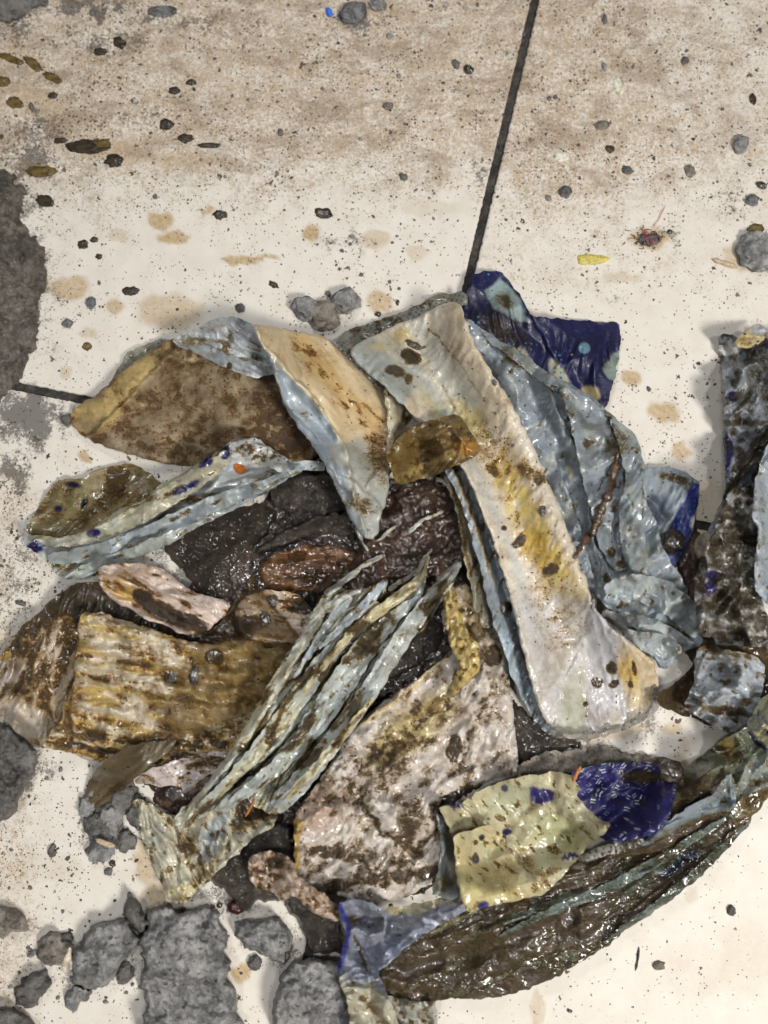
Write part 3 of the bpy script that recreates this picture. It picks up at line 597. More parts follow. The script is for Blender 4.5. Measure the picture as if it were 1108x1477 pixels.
# ================================================================== THE HEAP, BOTTOM UP
# soaked brown pad at the upper left, with its film behind
t = thing('used_pad', 'brown soaked pad with a yellow quilted edge under the curled blue film', 'pad', 270, 600)
sheet('backing_film', [(148,572),(165,540),(180,512),(206,497),(236,488),(262,488),(262,505),(235,520),(190,552),(160,580)], CLEAR, lin(150,150,130), t, lift=3, wr=[(1.5,20,50,4)], paint=[(poly([(200,530),(235,490),(262,490),(240,515)],5), BLUE)], mud=[(ALL,.22)])
sheet('pad_body', [(100,600),(112,585),(140,568),(180,532),(225,500),(250,489),(290,482),(345,490),(400,520),(450,560),(470,640),(440,675),(390,668),(340,666),(290,674),(235,668),(190,656),(150,645),(118,628),(103,612)], SOAK, lin(168,148,116), t, thick=5, lift=7, round_=26,
      lump=[(330,600,90,6),(260,550,50,-4)], folds=[([(128,630),(165,598),(205,555),(240,512),(262,500)],6,10,'r'),([(200,650),(260,640),(340,650)],3,9,'r'),([(300,490),(330,530),(400,560)],3,10,'r')], cr=[(2,60),(1.0,16)], fac=[(4,60),(1.2,20)], wr=[(1.0,22,-15,3)],
      paint=[(nz(26,.0,.5,17,-30,2)*.55, lin(206,186,150)),(poly([(95,600),(170,540),(240,490),(255,500),(200,560),(165,610),(150,635),(110,622)],5), lin(206,178,112)),(nz(50,.0,.7,4)*.8, lin(150,126,98)),(ell(190,640,60,18,10)*.5, lin(168,150,130))],
      mud=[(nz(38,-.35,.5,5),.52),(~poly([(85,600),(240,480),(262,500),(205,560),(160,640)],10)*nz(20,-.5,.5,7),.46),(ell(320,500,120,30,12,.6,10)*nz(12,-.5,.3,6),.80),(ell(430,610,70,62,0,.6,12)*nz(12,-.7,.1,6),.86),(ell(250,640,110,22,6,.6,10)*nz(16,-.3,.4,2),.62)])  # heavy mud at right and top edge also paints in overhang shade
# blue-white wrapper with dark blue dots
t = thing('wrapper', 'long pale blue wrapper with dark blue spots and an orange flake, under the soaked pad', 'wrapper', 200, 745)
sheet('torn_flap', [(34,766),(58,728),(80,692),(118,690),(140,676),(182,668),(205,674),(225,690),(240,705),(215,738),(160,770),(110,788),(60,782)], FILM, lin(150,138,98), t, lift=3, wr=[(1.6,26,-35,4)], fac=[(1.4,40)], mud=[(ALL,.26),(ell(168,695,22,26,0,.5,6),.62)],
      paint=[(ell(105,699,12,4,10), NAVY),(ell(122,726,5,9,20), lin(20,18,26)),(ell(84,734,6,5), NAVY),(poly([(110,775),(150,738),(200,700),(200,740),(140,780)],6)*.7, lin(175,150,105))])
sheet('sleeve', [(33,768),(60,774),(95,778),(130,762),(180,728),(240,695),(300,660),(328,640),(350,634),(372,630),(392,648),(418,664),(452,664),(470,668),(468,680),(440,678),(420,684),(404,698),(390,708),(360,724),(330,738),(270,768),(205,792),(160,818),(125,832),(98,838),(78,826),(66,806),(50,798),(36,786)], FILM, BLUEL, t, lift=8, thick=.4,
      ctrl=[(60,790,0),(200,750,9),(330,690,12),(380,670,9),(120,820,0),(440,672,6)], folds=[([(60,790),(150,770),(250,730),(320,700),(400,680)],3.5,12,'r'),([(90,828),(200,780),(330,730)],1.5,9,'r'),([(95,780),(200,730),(330,655)],2.0,8,'r'),([(240,745),(300,718),(370,690)],-3,9,'g')],
      wr=[(2.2,26,-24,6),(.9,11,-22,7)], fac=[(2.0,46)],
      paint=[(poly([(30,765),(95,776),(180,726),(300,656),(330,645),(310,690),(250,710),(200,740),(140,775),(60,790)],3), lin(196,194,160)),(poly([(40,795),(150,790),(250,760),(240,785),(100,840),(60,815)],7)*.7, lin(190,198,186)),
             (line([(140,778),(200,750),(260,722)],4,3)*.8, lin(232,230,205)),(ell(161,733,11,7,-12,.12), NAVY),(ell(135,769,11,6.5,-5,.12), NAVY),(ell(50,791,14,7,5,.2,3), NAVY),(ell(268,704,20,6,-24,.2,6), NAVY),(ell(297,663,11,6,-28,.2,4), NAVY),(ell(326,650,12,7,-35,.2,4), NAVY),
             (poly([(330,655),(360,640),(400,660),(420,672),(350,690),(335,680)],5)*.8, lin(222,226,230))],
      mud=[(nz(20,.05,.5,9,-24,3),.50),(ell(195,720,30,7,-24,.5,5),.58),(ell(270,695,60,5,-24,.5,8),.54),(ell(370,655,40,12,15,.5,8),.56),(ell(80,810,14,12,0,.5,5),.45),(line([(230,748),(262,752)],3),.55),(ell(385,690,30,8,-25,.5,6),.46)])
for k, (pp, ws, cc, mm) in enumerate([
    ([(44,784),(100,782),(150,768),(200,742),(250,712),(300,680),(334,654)],[5,8,11,14,15,13,9],lin(196,192,166),.6),
    ([(70,806),(130,800),(200,778),(260,748),(320,722),(380,700),(440,674)],[8,12,13,12,11,9,3],lin(176,188,194),.4),
    ([(110,824),(170,806),(230,782),(290,754)],[5,9,9,4],lin(184,194,190),.2),
    ([(330,650),(356,648),(384,660),(412,676)],[10,15,13,7],lin(206,210,212),.5)]):
    sheet('fold_panel', ribbon(pp, ws), FILM, cc, t, lift=2.4, thick=.4, drape=(4,4), fac=[(2.0,30),(.6,13)], wr=[(.8,11,-25,8)], curl=.9,
          paint=[(ell(161,733,11,7,-12,.12), NAVY),(ell(135,769,11,6.5,-5,.12), NAVY),(ell(54,788,13,7,5,.2,3), NAVY),(ell(268,704,20,6,-24,.2,6), NAVY),(ell(297,667,11,6,-28,.2,4), NAVY),(ell(328,654,10,6,-35,.2,4), NAVY)] + ([(nz(22,.0,.5,k+3)*.5, lin(196,202,200))]),
          mud=[(nz(12,.10,.5,9+k,-24,3),.54),(ell(370,655,40,12,15,.5,8)*nz(8,-.3,.3,4),.62),(ell(195,725,30,7,-24,.5,5),.55)])
fl = sheet('orange_flake', [(338,668),(350,671),(357,674),(352,682),(345,684),(338,678)], plain_mat('orange', (.42, .12, .02)), (.4,.1,.02), t, thick=.6, lift=.4, drape=(1,1))
# small brown leaf-shaped pad
sheet('pad_scrap', [(370,820),(398,796),(440,786),(478,786),(520,794),(540,820),(530,850),(480,856),(430,852),(385,850)], CLOTH, lin(120,84,48), None, thick=2.5, lift=9, round_=12, folds=[([(400,815),(460,808),(530,812)],-1.6,4,'g'),([(390,840),(450,835),(520,838)],1.5,8,'r')], wr=[(1.2,14,2,5)], cr=[(1.5,30)],
      mud=[(nz(24,-.3,.4,3),.56),(ell(480,835,60,16,0,.5,8),.70)], label='dark brown leaf shaped pad scrap left of the black muck', cat='pad scrap')
# large folded pad, lower left
t = thing('used_pad', 'large crumpled white and gold pad smeared with brown mud', 'pad', 200, 1000)
sheet('dark_wing', [(0,950),(14,930),(30,905),(56,885),(76,862),(104,842),(145,838),(160,862),(205,885),(262,915),(300,928),(300,950),(240,945),(150,925),(112,985),(92,1020),(88,1055),(66,1082),(36,1066),(8,1040),(-12,1012),(-12,970)], CLOTH, lin(190,170,138), t, lift=4, thick=1.2,
      ctrl=[(60,950,6),(100,870,3),(200,900,0),(20,1040,0)], wr=[(2.8,18,-72,4),(1.2,9,-65,4)], fac=[(1.8,30)], curl=1.0, paint=[(ell(75,925,20,26,0,.5,8)*.8, PINK),(ell(30,1040,40,20,20,.4,6), PINK),(ell(10,975,26,30,0,.5,6), lin(196,186,178)),(ell(6,945,8,7), YEL)],
      mud=[(nz(22,-.6,.25,4,-70,2.5)*~ell(40,1040,52,22,25,.4,8),.64),(poly([(90,835),(160,840),(300,925),(290,945),(150,925),(90,890),(60,900)],8),.92),(ell(45,900,36,26,-20,.5,9),.75)])
sheet('pad_body', [(112,905),(118,882),(150,885),(205,903),(262,922),(300,930),(345,922),(380,926),(440,930),(470,960),(440,1000),(400,1050),(372,1090),(340,1108),(322,1120),(275,1140),(236,1126),(205,1112),(165,1112),(140,1100),(105,1088),(62,1078),(70,1058),(90,1040),(92,1005),(108,985),(104,960),(112,930)], CLOTH, lin(226,212,186), t, thick=1.2, lift=6, round_=8,
      lump=[(200,960,80,6),(330,980,80,4)], folds=[([(112,905),(160,900),(220,920),(300,935),(430,940)],4.5,9,'g'),([(120,935),(190,945),(250,965),(330,975),(430,975)],6.0,8,'g'),([(115,960),(180,968),(240,990),(320,1000),(410,1000)],6.0,8,'g'),([(110,990),(170,995),(230,1012),(310,1022),(390,1025)],5.5,7,'g'),([(100,1015),(160,1022),(230,1035),(300,1045)],5.5,7,'g'),
      ([(80,1060),(130,1062),(170,1080),(240,1075),(300,1082)],4,7,'r'),([(95,1085),(140,1085),(185,1104),(240,1100)],3,6,'r'),([(85,1000),(92,1040),(96,1070)],4,7,'r')],
      wr=[(1.6,14,8,4),(.8,7,60,3)], cr=[(1.5,18)], fac=[(3.0,26),(1.2,11)],
      paint=[(nz(16,-.1,.25,6,12,4)*.85, lin(206,172,78)),(poly([(290,930),(400,930),(440,1000),(330,1060),(250,1050)],14)*.55, lin(206,190,130))],
      mud=[(nz(15,-.20,.55,8,10,3.2),.50),(nz(42,-.05,.45,3)*.9,.48),(poly([(60,1055),(130,1050),(200,1062),(290,1050),(330,1070),(320,1120),(270,1125),(200,1100),(130,1095),(70,1080)],9)*nz(14,-.5,.2,5,10,3),.68),(line([(102,1000),(96,1030),(100,1065)],8,4),.6),(line([(112,885),(108,950),(100,990)],4,3),.55)])
sheet('loose_corner', [(190,1128),(215,1110),(250,1098),(300,1085),(345,1080),(350,1098),(330,1112),(300,1118),(285,1130),(266,1146),(258,1134),(225,1134)], CLOTH, lin(226,212,206), t, lift=2, thick=1.2, folds=[([(255,1105),(290,1098),(320,1100)],3,6,'r'),([(235,1105),(262,1140)],2.5,6,'r')], wr=[(1.5,12,-10,3)], mud=[(nz(12,-.2,.4,4),.5),(ell(310,1098,40,10,-5,.5,6),.66)])
# small twisted pad above it
t = thing('used_pad', 'small twisted pinkish pad with shiny black muck below the spotted blue wrapper', 'pad', 230, 870)
sheet('pad_body', [(139,832),(146,816),(170,812),(205,812),(232,818),(250,830),(262,845),(285,856),(318,864),(336,872),(322,890),(305,905),(285,918),(262,916),(238,902),(212,895),(190,880),(165,868),(148,852)], CLOTH, lin(228,206,192), t, thick=3, lift=10, round_=10, folds=[([(150,825),(200,835),(250,860),(300,878)],3.5,12,'r'),([(150,845),(190,860),(230,890)],2,9,'r')], wr=[(1.6,13,25,4)], fac=[(1.4,24)],
      paint=[(ell(185,855,36,14,25,.5,6), lin(214,176,92))], mud=[(nz(14,.0,.4,5,25,3),.52),(line([(200,858),(225,878),(250,890),(290,905)],11,5,5),.95),(ell(165,845,18,8,20,.5,4),.5)], mudh=1.6)
sheet('torn_end', [(338,885),(350,862),(385,850),(430,856),(452,880),(448,910),(430,930),(380,926),(350,918)], CLOTH, lin(232,210,190), t, thick=2, lift=9, round_=8, cr=[(2,22)], wr=[(1.5,14,10,3)], mud=[(nz(12,-.2,.4,2),.6),(ell(440,870,30,20,0,.5,6),.8)])
# muck mound
tm = thing('muck_mound', 'glossy dark brown muck mound in the middle of the heap', 'muck', 600, 770)
sheet('mound', [(512,770),(522,735),(540,705),(566,692),(600,694),(622,690),(655,704),(672,740),(678,790),(672,822),(640,838),(605,850),(570,862),(530,880),(500,900),(466,905),(452,885),(450,850),(470,830),(505,815),(516,795)], MUCK, (.02,.012,.01), tm, thick=1, lift=7, solid=True, round_=12, cr=[(5,40),(2.4,13)], rough_h=1.0, lump=[(600,740,45,9),(570,800,50,7),(490,860,36,3)], wr=[(2.0,16,-25,2)], jag=3, drape=(4,3))
# brown translucent film and its tail, over the large pad
t = thing('brown_film', 'brown see-through film draped across the white and gold pad, tail hanging to the lower left', 'film', 300, 1000)
sheet('film_body', [(262,960),(285,925),(310,905),(330,880),(345,855),(368,822),(372,845),(395,852),(400,880),(420,905),(450,930),(440,970),(410,1000),(380,1020),(330,1040),(290,1056),(250,1070),(205,1074),(225,1045),(245,1010)], BROWNFILM, lin(158,124,66), t, lift=.6, thick=.3, drape=(1,1), wr=[(.5,20,35,3)], paint=[(ell(350,880,30,30,0,.5,5), lin(160,135,92))],
      mud=[(ell(335,905,44,17,-10,.5,12),.85),(ell(308,948,14,11,0,.3,4),.9),(ell(260,1010,20,18),.3),(nz(18,.1,.5,3),.55),(ell(395,870,6,8),.9),(ell(382,893,8,9),.9),(ell(352,848,6,8),.8)], mudh=1.8)
sheet('film_tail', [(122,1152),(126,1132),(142,1108),(165,1086),(200,1072),(235,1068),(256,1066),(244,1084),(215,1106),(185,1132),(158,1156),(140,1168),(128,1168)], sheet_mat('brown_film_tail', .30, .3, .12, 35, 6, 300, alpha=.93), lin(112,98,72), t, lift=2.2, thick=.3, ctrl=[(130,1160,0),(190,1095,4),(240,1070,0)], folds=[([(135,1155),(190,1105),(245,1072)],1.8,22,'g')], wr=[(.6,18,-40,6)], mud=[(ALL,.12),(ell(180,1125,40,5,-40),.3)])
# whitish crumpled pad, lower middle
t = thing('used_pad', 'crumpled whitish pink pad with rust brown mud in the lower middle of the heap', 'pad', 560, 1150)
sheet('pad_body', [(655,846),(672,838),(690,870),(700,900),(722,908),(730,930),(736,990),(744,1060),(749,1116),(722,1122),(690,1134),(655,1140),(636,1152),(632,1172),(640,1195),(636,1225),(638,1250),(620,1278),(590,1292),(545,1304),(500,1292),(462,1290),(440,1276),(424,1262),(424,1215),(424,1178),(444,1150),(470,1110),(500,1064),(530,1030),(570,1000),(605,978),(640,948),(656,934),(648,915),(636,892),(640,868)], CLOTHP, lin(224,214,204), t, thick=2, lift=6, round_=7,
      lump=[(560,1120,90,8),(700,1000,50,7),(540,1250,50,7),(470,1230,30,5),(660,1060,30,-5),(690,930,26,5)], ctrl=[(690,880,10),(500,1200,2),(720,1100,2)],
      folds=[([(520,1045),(580,1000),(652,938)],5,7,'r'),([(656,934),(672,975),(668,1005)],4,8,'r'),([(690,880),(700,960),(690,1010)],4,12,'r'),([(520,1160),(560,1210),(600,1230),(640,1200)],-3.5,13,'g'),([(430,1190),(470,1165),(520,1150),(570,1160)],3,14,'r'),([(450,1270),(530,1262),(600,1240)],3,12,'r'),([(640,1130),(680,1110),(740,1100)],3,12,'r'),([(660,1070),(640,1110),(610,1150)],3,12,'r'),([(490,1100),(495,1170),(500,1220)],2.4,10,'r'),([(575,1180),(585,1230),(600,1280)],2.2,8,'r')],
      wr=[(2.0,22,-50,3),(1.0,10,-60,3)], cr=[(2.4,36)], fac=[(4.6,42),(1.3,15)],
      paint=[(poly([(560,1040),(640,990),(660,1020),(620,1070),(560,1110),(520,1100)],14)*.8, lin(200,180,106)),(ell(455,1165,42,30,-25,.6,14)*.55, lin(176,124,76)),(poly([(420,1180),(436,1182),(430,1260),(422,1262)],3), lin(196,160,80)),(ell(680,890,26,40,0,.5,8)*.7, lin(206,176,96)),(line([(525,1042),(590,998),(650,942)],5,3), lin(226,206,166))],
      mud=[(nz(12,-.15,.40,3,-50,2)*nz(34,-.35,.25,19),.56),(nz(46,-.1,.4,13)*.9,.40),(line([(520,1160),(560,1205),(600,1225),(640,1195)],5,6,8),.80),(line([(470,1230),(520,1240),(560,1280)],5,5,8),.78),(line([(660,960),(650,1010),(600,1050)],3,4,6),.66),(ell(560,1090,75,34,-40,.6,16)*nz(14,-.4,.3,9),.66),(ell(500,1130,60,36,-30,.6,16)*nz(16,-.3,.4,2),.60),(ell(690,890,30,46,5,.5,12)*nz(12,-.3,.3,6),.6),(ell(708,945,18,14,0,.4,6),.75),(ell(655,1080,10,22,10,.3,4),.85),(ell(590,1190,16,46,20,.5,10),.70),(line([(640,1010),(600,1080),(540,1130),(470,1160)],16,12,14)*nz(9,-.3,.4,21,-40,4),.66),(line([(700,1010),(680,1060),(668,1110)],4,4,6),.5),(line([(630,1170),(660,1150),(690,1142)],12,6,5),.85),(line([(440,1290),(500,1272),(600,1262),(650,1250)],9,5,8),.7),(ell(475,1228,30,10,0,.4,8),.7),(ell(560,1240,60,20),.30)], mudh=1.0)
sheet('knotted_corner', [(356,1246),(366,1232),(384,1226),(410,1232),(424,1244),(430,1262),(446,1276),(470,1290),(492,1310),(488,1330),(462,1322),(440,1306),(424,1292),(404,1302),(392,1286),(372,1284),(360,1268)], CLOTH, lin(206,184,168), t, thick=2, lift=9, round_=7, cr=[(3.5,16)], wr=[(2,12,40,2)], fac=[(2,20)], mud=[(nz(10,-.35,.4,7),.58),(ell(396,1244,16,10,0,.4,4),.8)])
sheet('gold_leg', [(640,845),(655,842),(664,880),(672,905),(690,930),(694,965),(676,985),(660,1000),(650,1008),(640,1004),(652,985),(664,962),(650,930),(642,900),(640,870)], CLOTH, lin(216,192,118), t, thick=1.5, lift=5, round_=5, folds=[([(650,850),(668,920),(680,960),(655,1002)],3,8,'r')], wr=[(1.4,10,-80,3)], mud=[(nz(10,-.2,.4,4),.58)])
# twisted wrapper in strips, lower middle
t = thing('twisted_wrapper', 'pale wrapper twisted into long muddy strips running from the muck down to a torn fan', 'wrapper', 400, 1050)
sheet('lower_fan', [(188,1158),(200,1152),(222,1162),(250,1180),(290,1150),(360,1140),(402,1170),(396,1192),(370,1205),(330,1242),(296,1276),(280,1290),(264,1306),(238,1298),(234,1280),(222,1252),(206,1215),(202,1192)], FILM_D, lin(206,202,180), t, lift=5, thick=.3, folds=[([(255,1180),(262,1240),(258,1300)],4,8,'r'),([(300,1160),(285,1220),(262,1300)],3.5,8,'r'),([(200,1160),(225,1220),(245,1290)],3,8,'r'),([(385,1195),(330,1240),(275,1290)],3,6,'r')], wr=[(1.8,12,70,4)], fac=[(1.6,26)],
      paint=[(poly([(290,1200),(330,1160),(330,1190),(305,1240),(280,1245)],5), BLUEL),(poly([(240,1282),(290,1270),(264,1308)],4), lin(232,224,178)),(poly([(205,1165),(240,1200),(240,1240),(215,1220)],8)*.6, lin(180,190,180)),(poly([(315,1250),(345,1200),(395,1185),(370,1210)],5)*.7, lin(205,205,190))],
      mud=[(nz(11,.0,.4,4,70,2),.50),(ell(272,1222,14,16,0,.5,5),.72),(poly([(330,1190),(345,1140),(390,1150),(395,1180),(340,1200)],8),.82),(ell(300,1255,30,12,-50,.5,6),.42)])
sheet('main_twist', [(468,858),(486,846),(505,850),(520,850),(540,845),(556,832),(560,842),(556,856),(580,850),(603,838),(618,826),(612,846),(604,866),(620,850),(640,832),(664,808),(668,814),(654,842),(636,868),(614,905),(590,932),(572,952),(556,985),(540,1006),(520,1035),(500,1062),(470,1100),(440,1132),(412,1160),(396,1178),(360,1160),(352,1140),(330,1150),(300,1172),(268,1196),(250,1190),(256,1172),(282,1150),(300,1130),(325,1100),(345,1062),(364,1030),(380,1000),(402,962),(424,930),(440,905),(450,880)], FILM_D, lin(200,206,192), t, lift=4, thick=.35,
      ctrl=[(500,870,6),(420,1010,12),(340,1120,8),(560,940,10),(450,1100,4)],
      folds=[([(560,850),(490,915),(440,970),(400,1020),(300,1150)],5,9,'r'),([(600,860),(540,920),(480,990),(400,1080),(290,1165)],5.5,9,'r'),([(655,825),(590,900),(540,960),(470,1050),(390,1120),(300,1170)],5.5,9,'r'),([(610,905),(560,975),(500,1050),(420,1140)],3,7,'r'),([(505,860),(450,930),(420,975)],4,7,'r'),([(575,880),(510,950),(450,1020)],-4,7,'g'),([(545,870),(480,935)],-4,6,'g'),([(480,1060),(420,1120),(380,1150)],-3.5,8,'g'),([(425,960),(370,1040),(330,1100)],3,5,'r')],
      wr=[(2.4,12,-52,8),(1.1,6,-54,9)],
      paint=[(nz(14,-.1,.4,3,-52,8)*.7, lin(222,212,160)),(nz(20,.0,.4,12,-52,8)*.7, BLUEL),(line([(610,910),(540,1006),(450,1110),(400,1165)],9,4)*.8, lin(206,216,218)),(line([(402,962),(345,1062),(300,1130)],5,3), lin(230,220,180))],
      mud=[(nz(14,-.3,.4,5,-52,5),.50),(nz(26,-.1,.5,8,-52,3),.50),(line([(560,860),(510,900),(460,940),(430,975)],10,5,6),.92)])
for k, (pp, ws, cc) in enumerate([
    ([(482,852),(452,900),(420,955),(384,1012),(352,1068),(318,1112),(288,1150),(268,1180)],[9,7,6,7,5,4,5],lin(206,204,180)),
    ([(545,868),(500,915),(462,962),(428,1008),(396,1052),(360,1096),(322,1136),(285,1172)],[5,8,13,12,9,7,6],lin(190,198,192)),
    ([(606,860),(572,886),(530,930),(500,975),(470,1020),(440,1062),(400,1104),(356,1140),(312,1172)],[4,9,15,17,14,12,9,7],lin(196,204,200)),
    ([(618,800),(604,838),(566,868),(520,900),(476,948),(436,1000)],[3,6,7,6,4,2],lin(214,206,168)),
    ([(664,812),(636,846),(604,886),(572,934),(540,985),(505,1036),(468,1086),(430,1132),(396,1166)],[4,9,11,12,11,12,13,12],lin(198,205,202)),
    ([(540,1004),(500,1056),(456,1108),(412,1152)],[2,5,6,4],lin(216,210,176)),
    ([(470,1010),(430,1068),(380,1120),(330,1158)],[2,6,7,3],lin(186,194,186)),
    ([(505,858),(476,898),(446,944),(424,978)],[7,6,4,2],lin(186,198,206)),
    ([(556,838),(528,872),(492,905),(460,936)],[4,6,5,2],lin(184,196,206))]):
    sheet('torn_strip', ribbon(pp, [w_*1.18 for w_ in ws]), FILM_D, cc, t, lift=1.3, thick=.3, drape=(3,3), folds=[([(x+w*.25, y+w*.25) for (x, y), w in zip(pp, np.interp(np.linspace(0,1,len(pp)), np.linspace(0,1,len(ws)), ws))], 1.8, max(ws)*.7, 'r')], wr=[(1.0,8,-52,9)], fac=[(.8,20)], curl=.5,
          paint=[(nz(18,-.1,.4,3+k,-52,5)*.6, lin(218,206,156) if k % 2 else BLUEL)], mud=[(nz(7,.0,.45,5+k,-52,3),.44),(nz(36,.08,.4,8+k,-52,2),.74)])
for k, (pp, w) in enumerate([([(470,858),(500,835),(530,812),(556,800)],6),([(560,850),(600,826),(618,800),(624,790)],4),([(630,838),(650,822),(668,800)],4),([(545,780),(562,765),(572,758)],3),([(590,768),(605,755),(622,744),(640,740)],3.5),([(515,760),(522,780),(530,795)],3),([(470,880),(492,862),(520,852)],7)]):
    a = np.array(pp, float); dn = np.gradient(a, axis=0); nn = np.stack([-dn[:, 1], dn[:, 0]], 1); nn /= np.linalg.norm(nn, axis=1)[:, None]; ww = w*np.linspace(1, .35, len(a))[:, None]
    sheet('torn_strip', np.concatenate([a+nn*ww, (a-nn*ww)[::-1]]), FILM_D, lin(205,206,196), t, lift=1.6, thick=.3, drape=(1,1), chaikin=1, folds=[(pp, 2, w, 'r')], mud=[(nz(9,-.2,.5,k),.52)])
# blue-grey wrapper on the right
t = thing('wrapper', 'large blue-grey wrapper with a navy printed flap, right of the cream pad', 'wrapper', 850, 700)
sheet('printed_flap', [(680,396),(702,389),(722,392),(738,410),(754,432),(768,457),(800,459),(850,463),(893,465),(896,490),(890,530),(883,560),(874,590),(850,590),(815,570),(760,545),(715,500),(672,470),(668,452),(674,420)], DOTS, lin(27,29,76), t, lift=4, thick=.35, ctrl=[(700,400,2),(730,480,9),(880,480,0),(800,540,6)], wr=[(1.2,22,-80,4)], fac=[(1.4,44)], folds=[([(768,457),(790,500),(830,560)],2.2,9,'r')],
      paint=[(poly([(698,420),(722,402),(742,418),(768,464),(740,462),(712,445)],2,4), lin(150,170,172)),(ell(748,515,13,13,30,.15,4), lin(165,166,150)),(ell(806,538,10,22,-35,.2,4), lin(170,168,148)),(poly([(870,530),(884,508),(893,506),(888,550),(878,545)],2,4), lin(140,158,150)),(ell(851,569,15,12,10,.2,3), lin(168,152,110)),(ell(843,502,8,8,0,.12), lin(120,165,190)),(ell(726,480,40,24,30,.5,8)*.55, lin(60,48,36))],
      mud=[(ell(730,478,50,18,35,.6,8),.42),(ell(728,435,16,10,40,.4,4),.5)], prt=ALL)
sheet('side_flap', [(915,690),(928,678),(960,672),(984,678),(1004,690),(1010,700),(1004,740),(996,776),(985,800),(966,822),(946,830),(925,800),(918,740)], DOTS, lin(150,162,172), t, lift=5, thick=.35, wr=[(1.6,18,-60,3)], folds=[([(1000,692),(972,740),(952,800)],3,7,'r'),([(930,715),(955,745)],-3,8,'g')],
      paint=[(poly([(1000,694),(1012,700),(1004,750),(992,800),(970,830),(955,820),(958,780),(984,728)],2), lin(38,50,130)),(ell(946,735,18,26,30,.3,3)*.8, lin(60,72,100)),(ell(1002,755,6,10), lin(205,205,205))],
      mud=[(ell(975,690,26,8,15,.5,6),.5),(ell(960,780,8,30,20),.3)], prt=poly([(1000,694),(1012,700),(1004,750),(992,800),(970,830),(955,820),(958,780),(984,728)],2))
clod('mud_lump', 968, 782, 17, 16, 10, 12, BLOB, None, None, seed=5, parent=t, facet=.2)
sheet('wrapper_body', [(668,456),(690,470),(715,488),(745,506),(775,528),(800,548),(830,565),(860,582),(884,598),(906,620),(924,644),(930,672),(926,690),(930,720),(945,750),(956,790),(968,812),(984,832),(996,868),(1008,905),(1015,925),(1008,934),(985,938),(960,966),(950,962),(930,935),(905,905),(880,880),(862,862),(850,855),(830,830),(806,790),(782,740),(764,690),(748,640),(735,600),(712,560),(690,520),(674,488)], FILM_V, BLUE, t, lift=5, thick=.4,
      ctrl=[(690,480,6),(760,560,8),(830,620,14),(850,750,12),(930,860,14),(880,900,6),(990,920,2),(780,700,4)],
      wrfade=0, folds=[([(674,462),(720,520),(760,590),(800,680),(830,780)],4.5,11,'r'),([(700,490),(760,550),(800,640),(830,720),(845,790)],-5,12,'g'),([(730,500),(790,560),(830,640),(850,740),(865,830)],5,13,'r'),([(800,550),(860,600),(910,650),(915,740),(920,820)],4,14,'r'),([(775,530),(830,565),(880,598)],2.5,7,'r'),([(880,640),(895,720),(900,800)],-3,12,'g'),
             ([(885,842),(920,850),(960,860),(990,890)],6,9,'r'),([(870,870),(920,900),(960,912),(1008,930)],5,8,'r'),([(985,862),(950,885),(925,915)],5,8,'r'),([(900,860),(940,890)],-4,10,'g'),([(890,905),(920,920),(955,960)],4,8,'r'),([(850,760),(880,830),(875,870)],3,8,'r')],
      wr=[(.9,16,-62,7)], fac=[(2.4,44),(.8,18)],
      paint=[(poly([(866,750),(925,750),(945,820),(900,820),(880,830)],4)*.7, lin(176,190,184)),(poly([(884,835),(990,860),(1010,930),(950,965),(890,905),(870,870)],8)*.45, lin(188,206,216)),(ell(905,738,24,36,20,.03)*~ell(906,740,21,33,20,.03), lin(200,206,200)),
             (ell(863,655,6,8), lin(208,206,196)),(ell(861,692,8,8), lin(206,206,196)),(ell(822,682,5,11,-20), lin(200,198,180)),(ell(722,425+170,10,7), lin(196,200,194)),(ell(800,720,14,10), lin(150,163,180)),(poly([(866,578),(900,600),(928,640),(926,690),(905,660),(880,620)],6)*.7, lin(160,165,150)),(poly([(690,475),(740,540),(790,640),(820,740),(800,740),(760,640),(720,560)],8)*.45, lin(128,145,168))],
      mud=[(ell(890,630,22,30,30,.5,8),.50),(nz(13,.18,.55,7,-62,2),.50),(ell(918,892,60,4,15,.5,6),.66),(ell(740,520,34,7,45,.5,5),.42),(ell(755,597,12,8),.45),(ell(883,796,7,7,0,.3,2),.75),(ell(895,815,8,6,0,.3,2),.75),(ell(876,835,7,5),.6),(ell(916,795,5,5),.7),(ell(930,700,10,30,0,.5,6),.4),(ell(985,910,8,8),.4)])
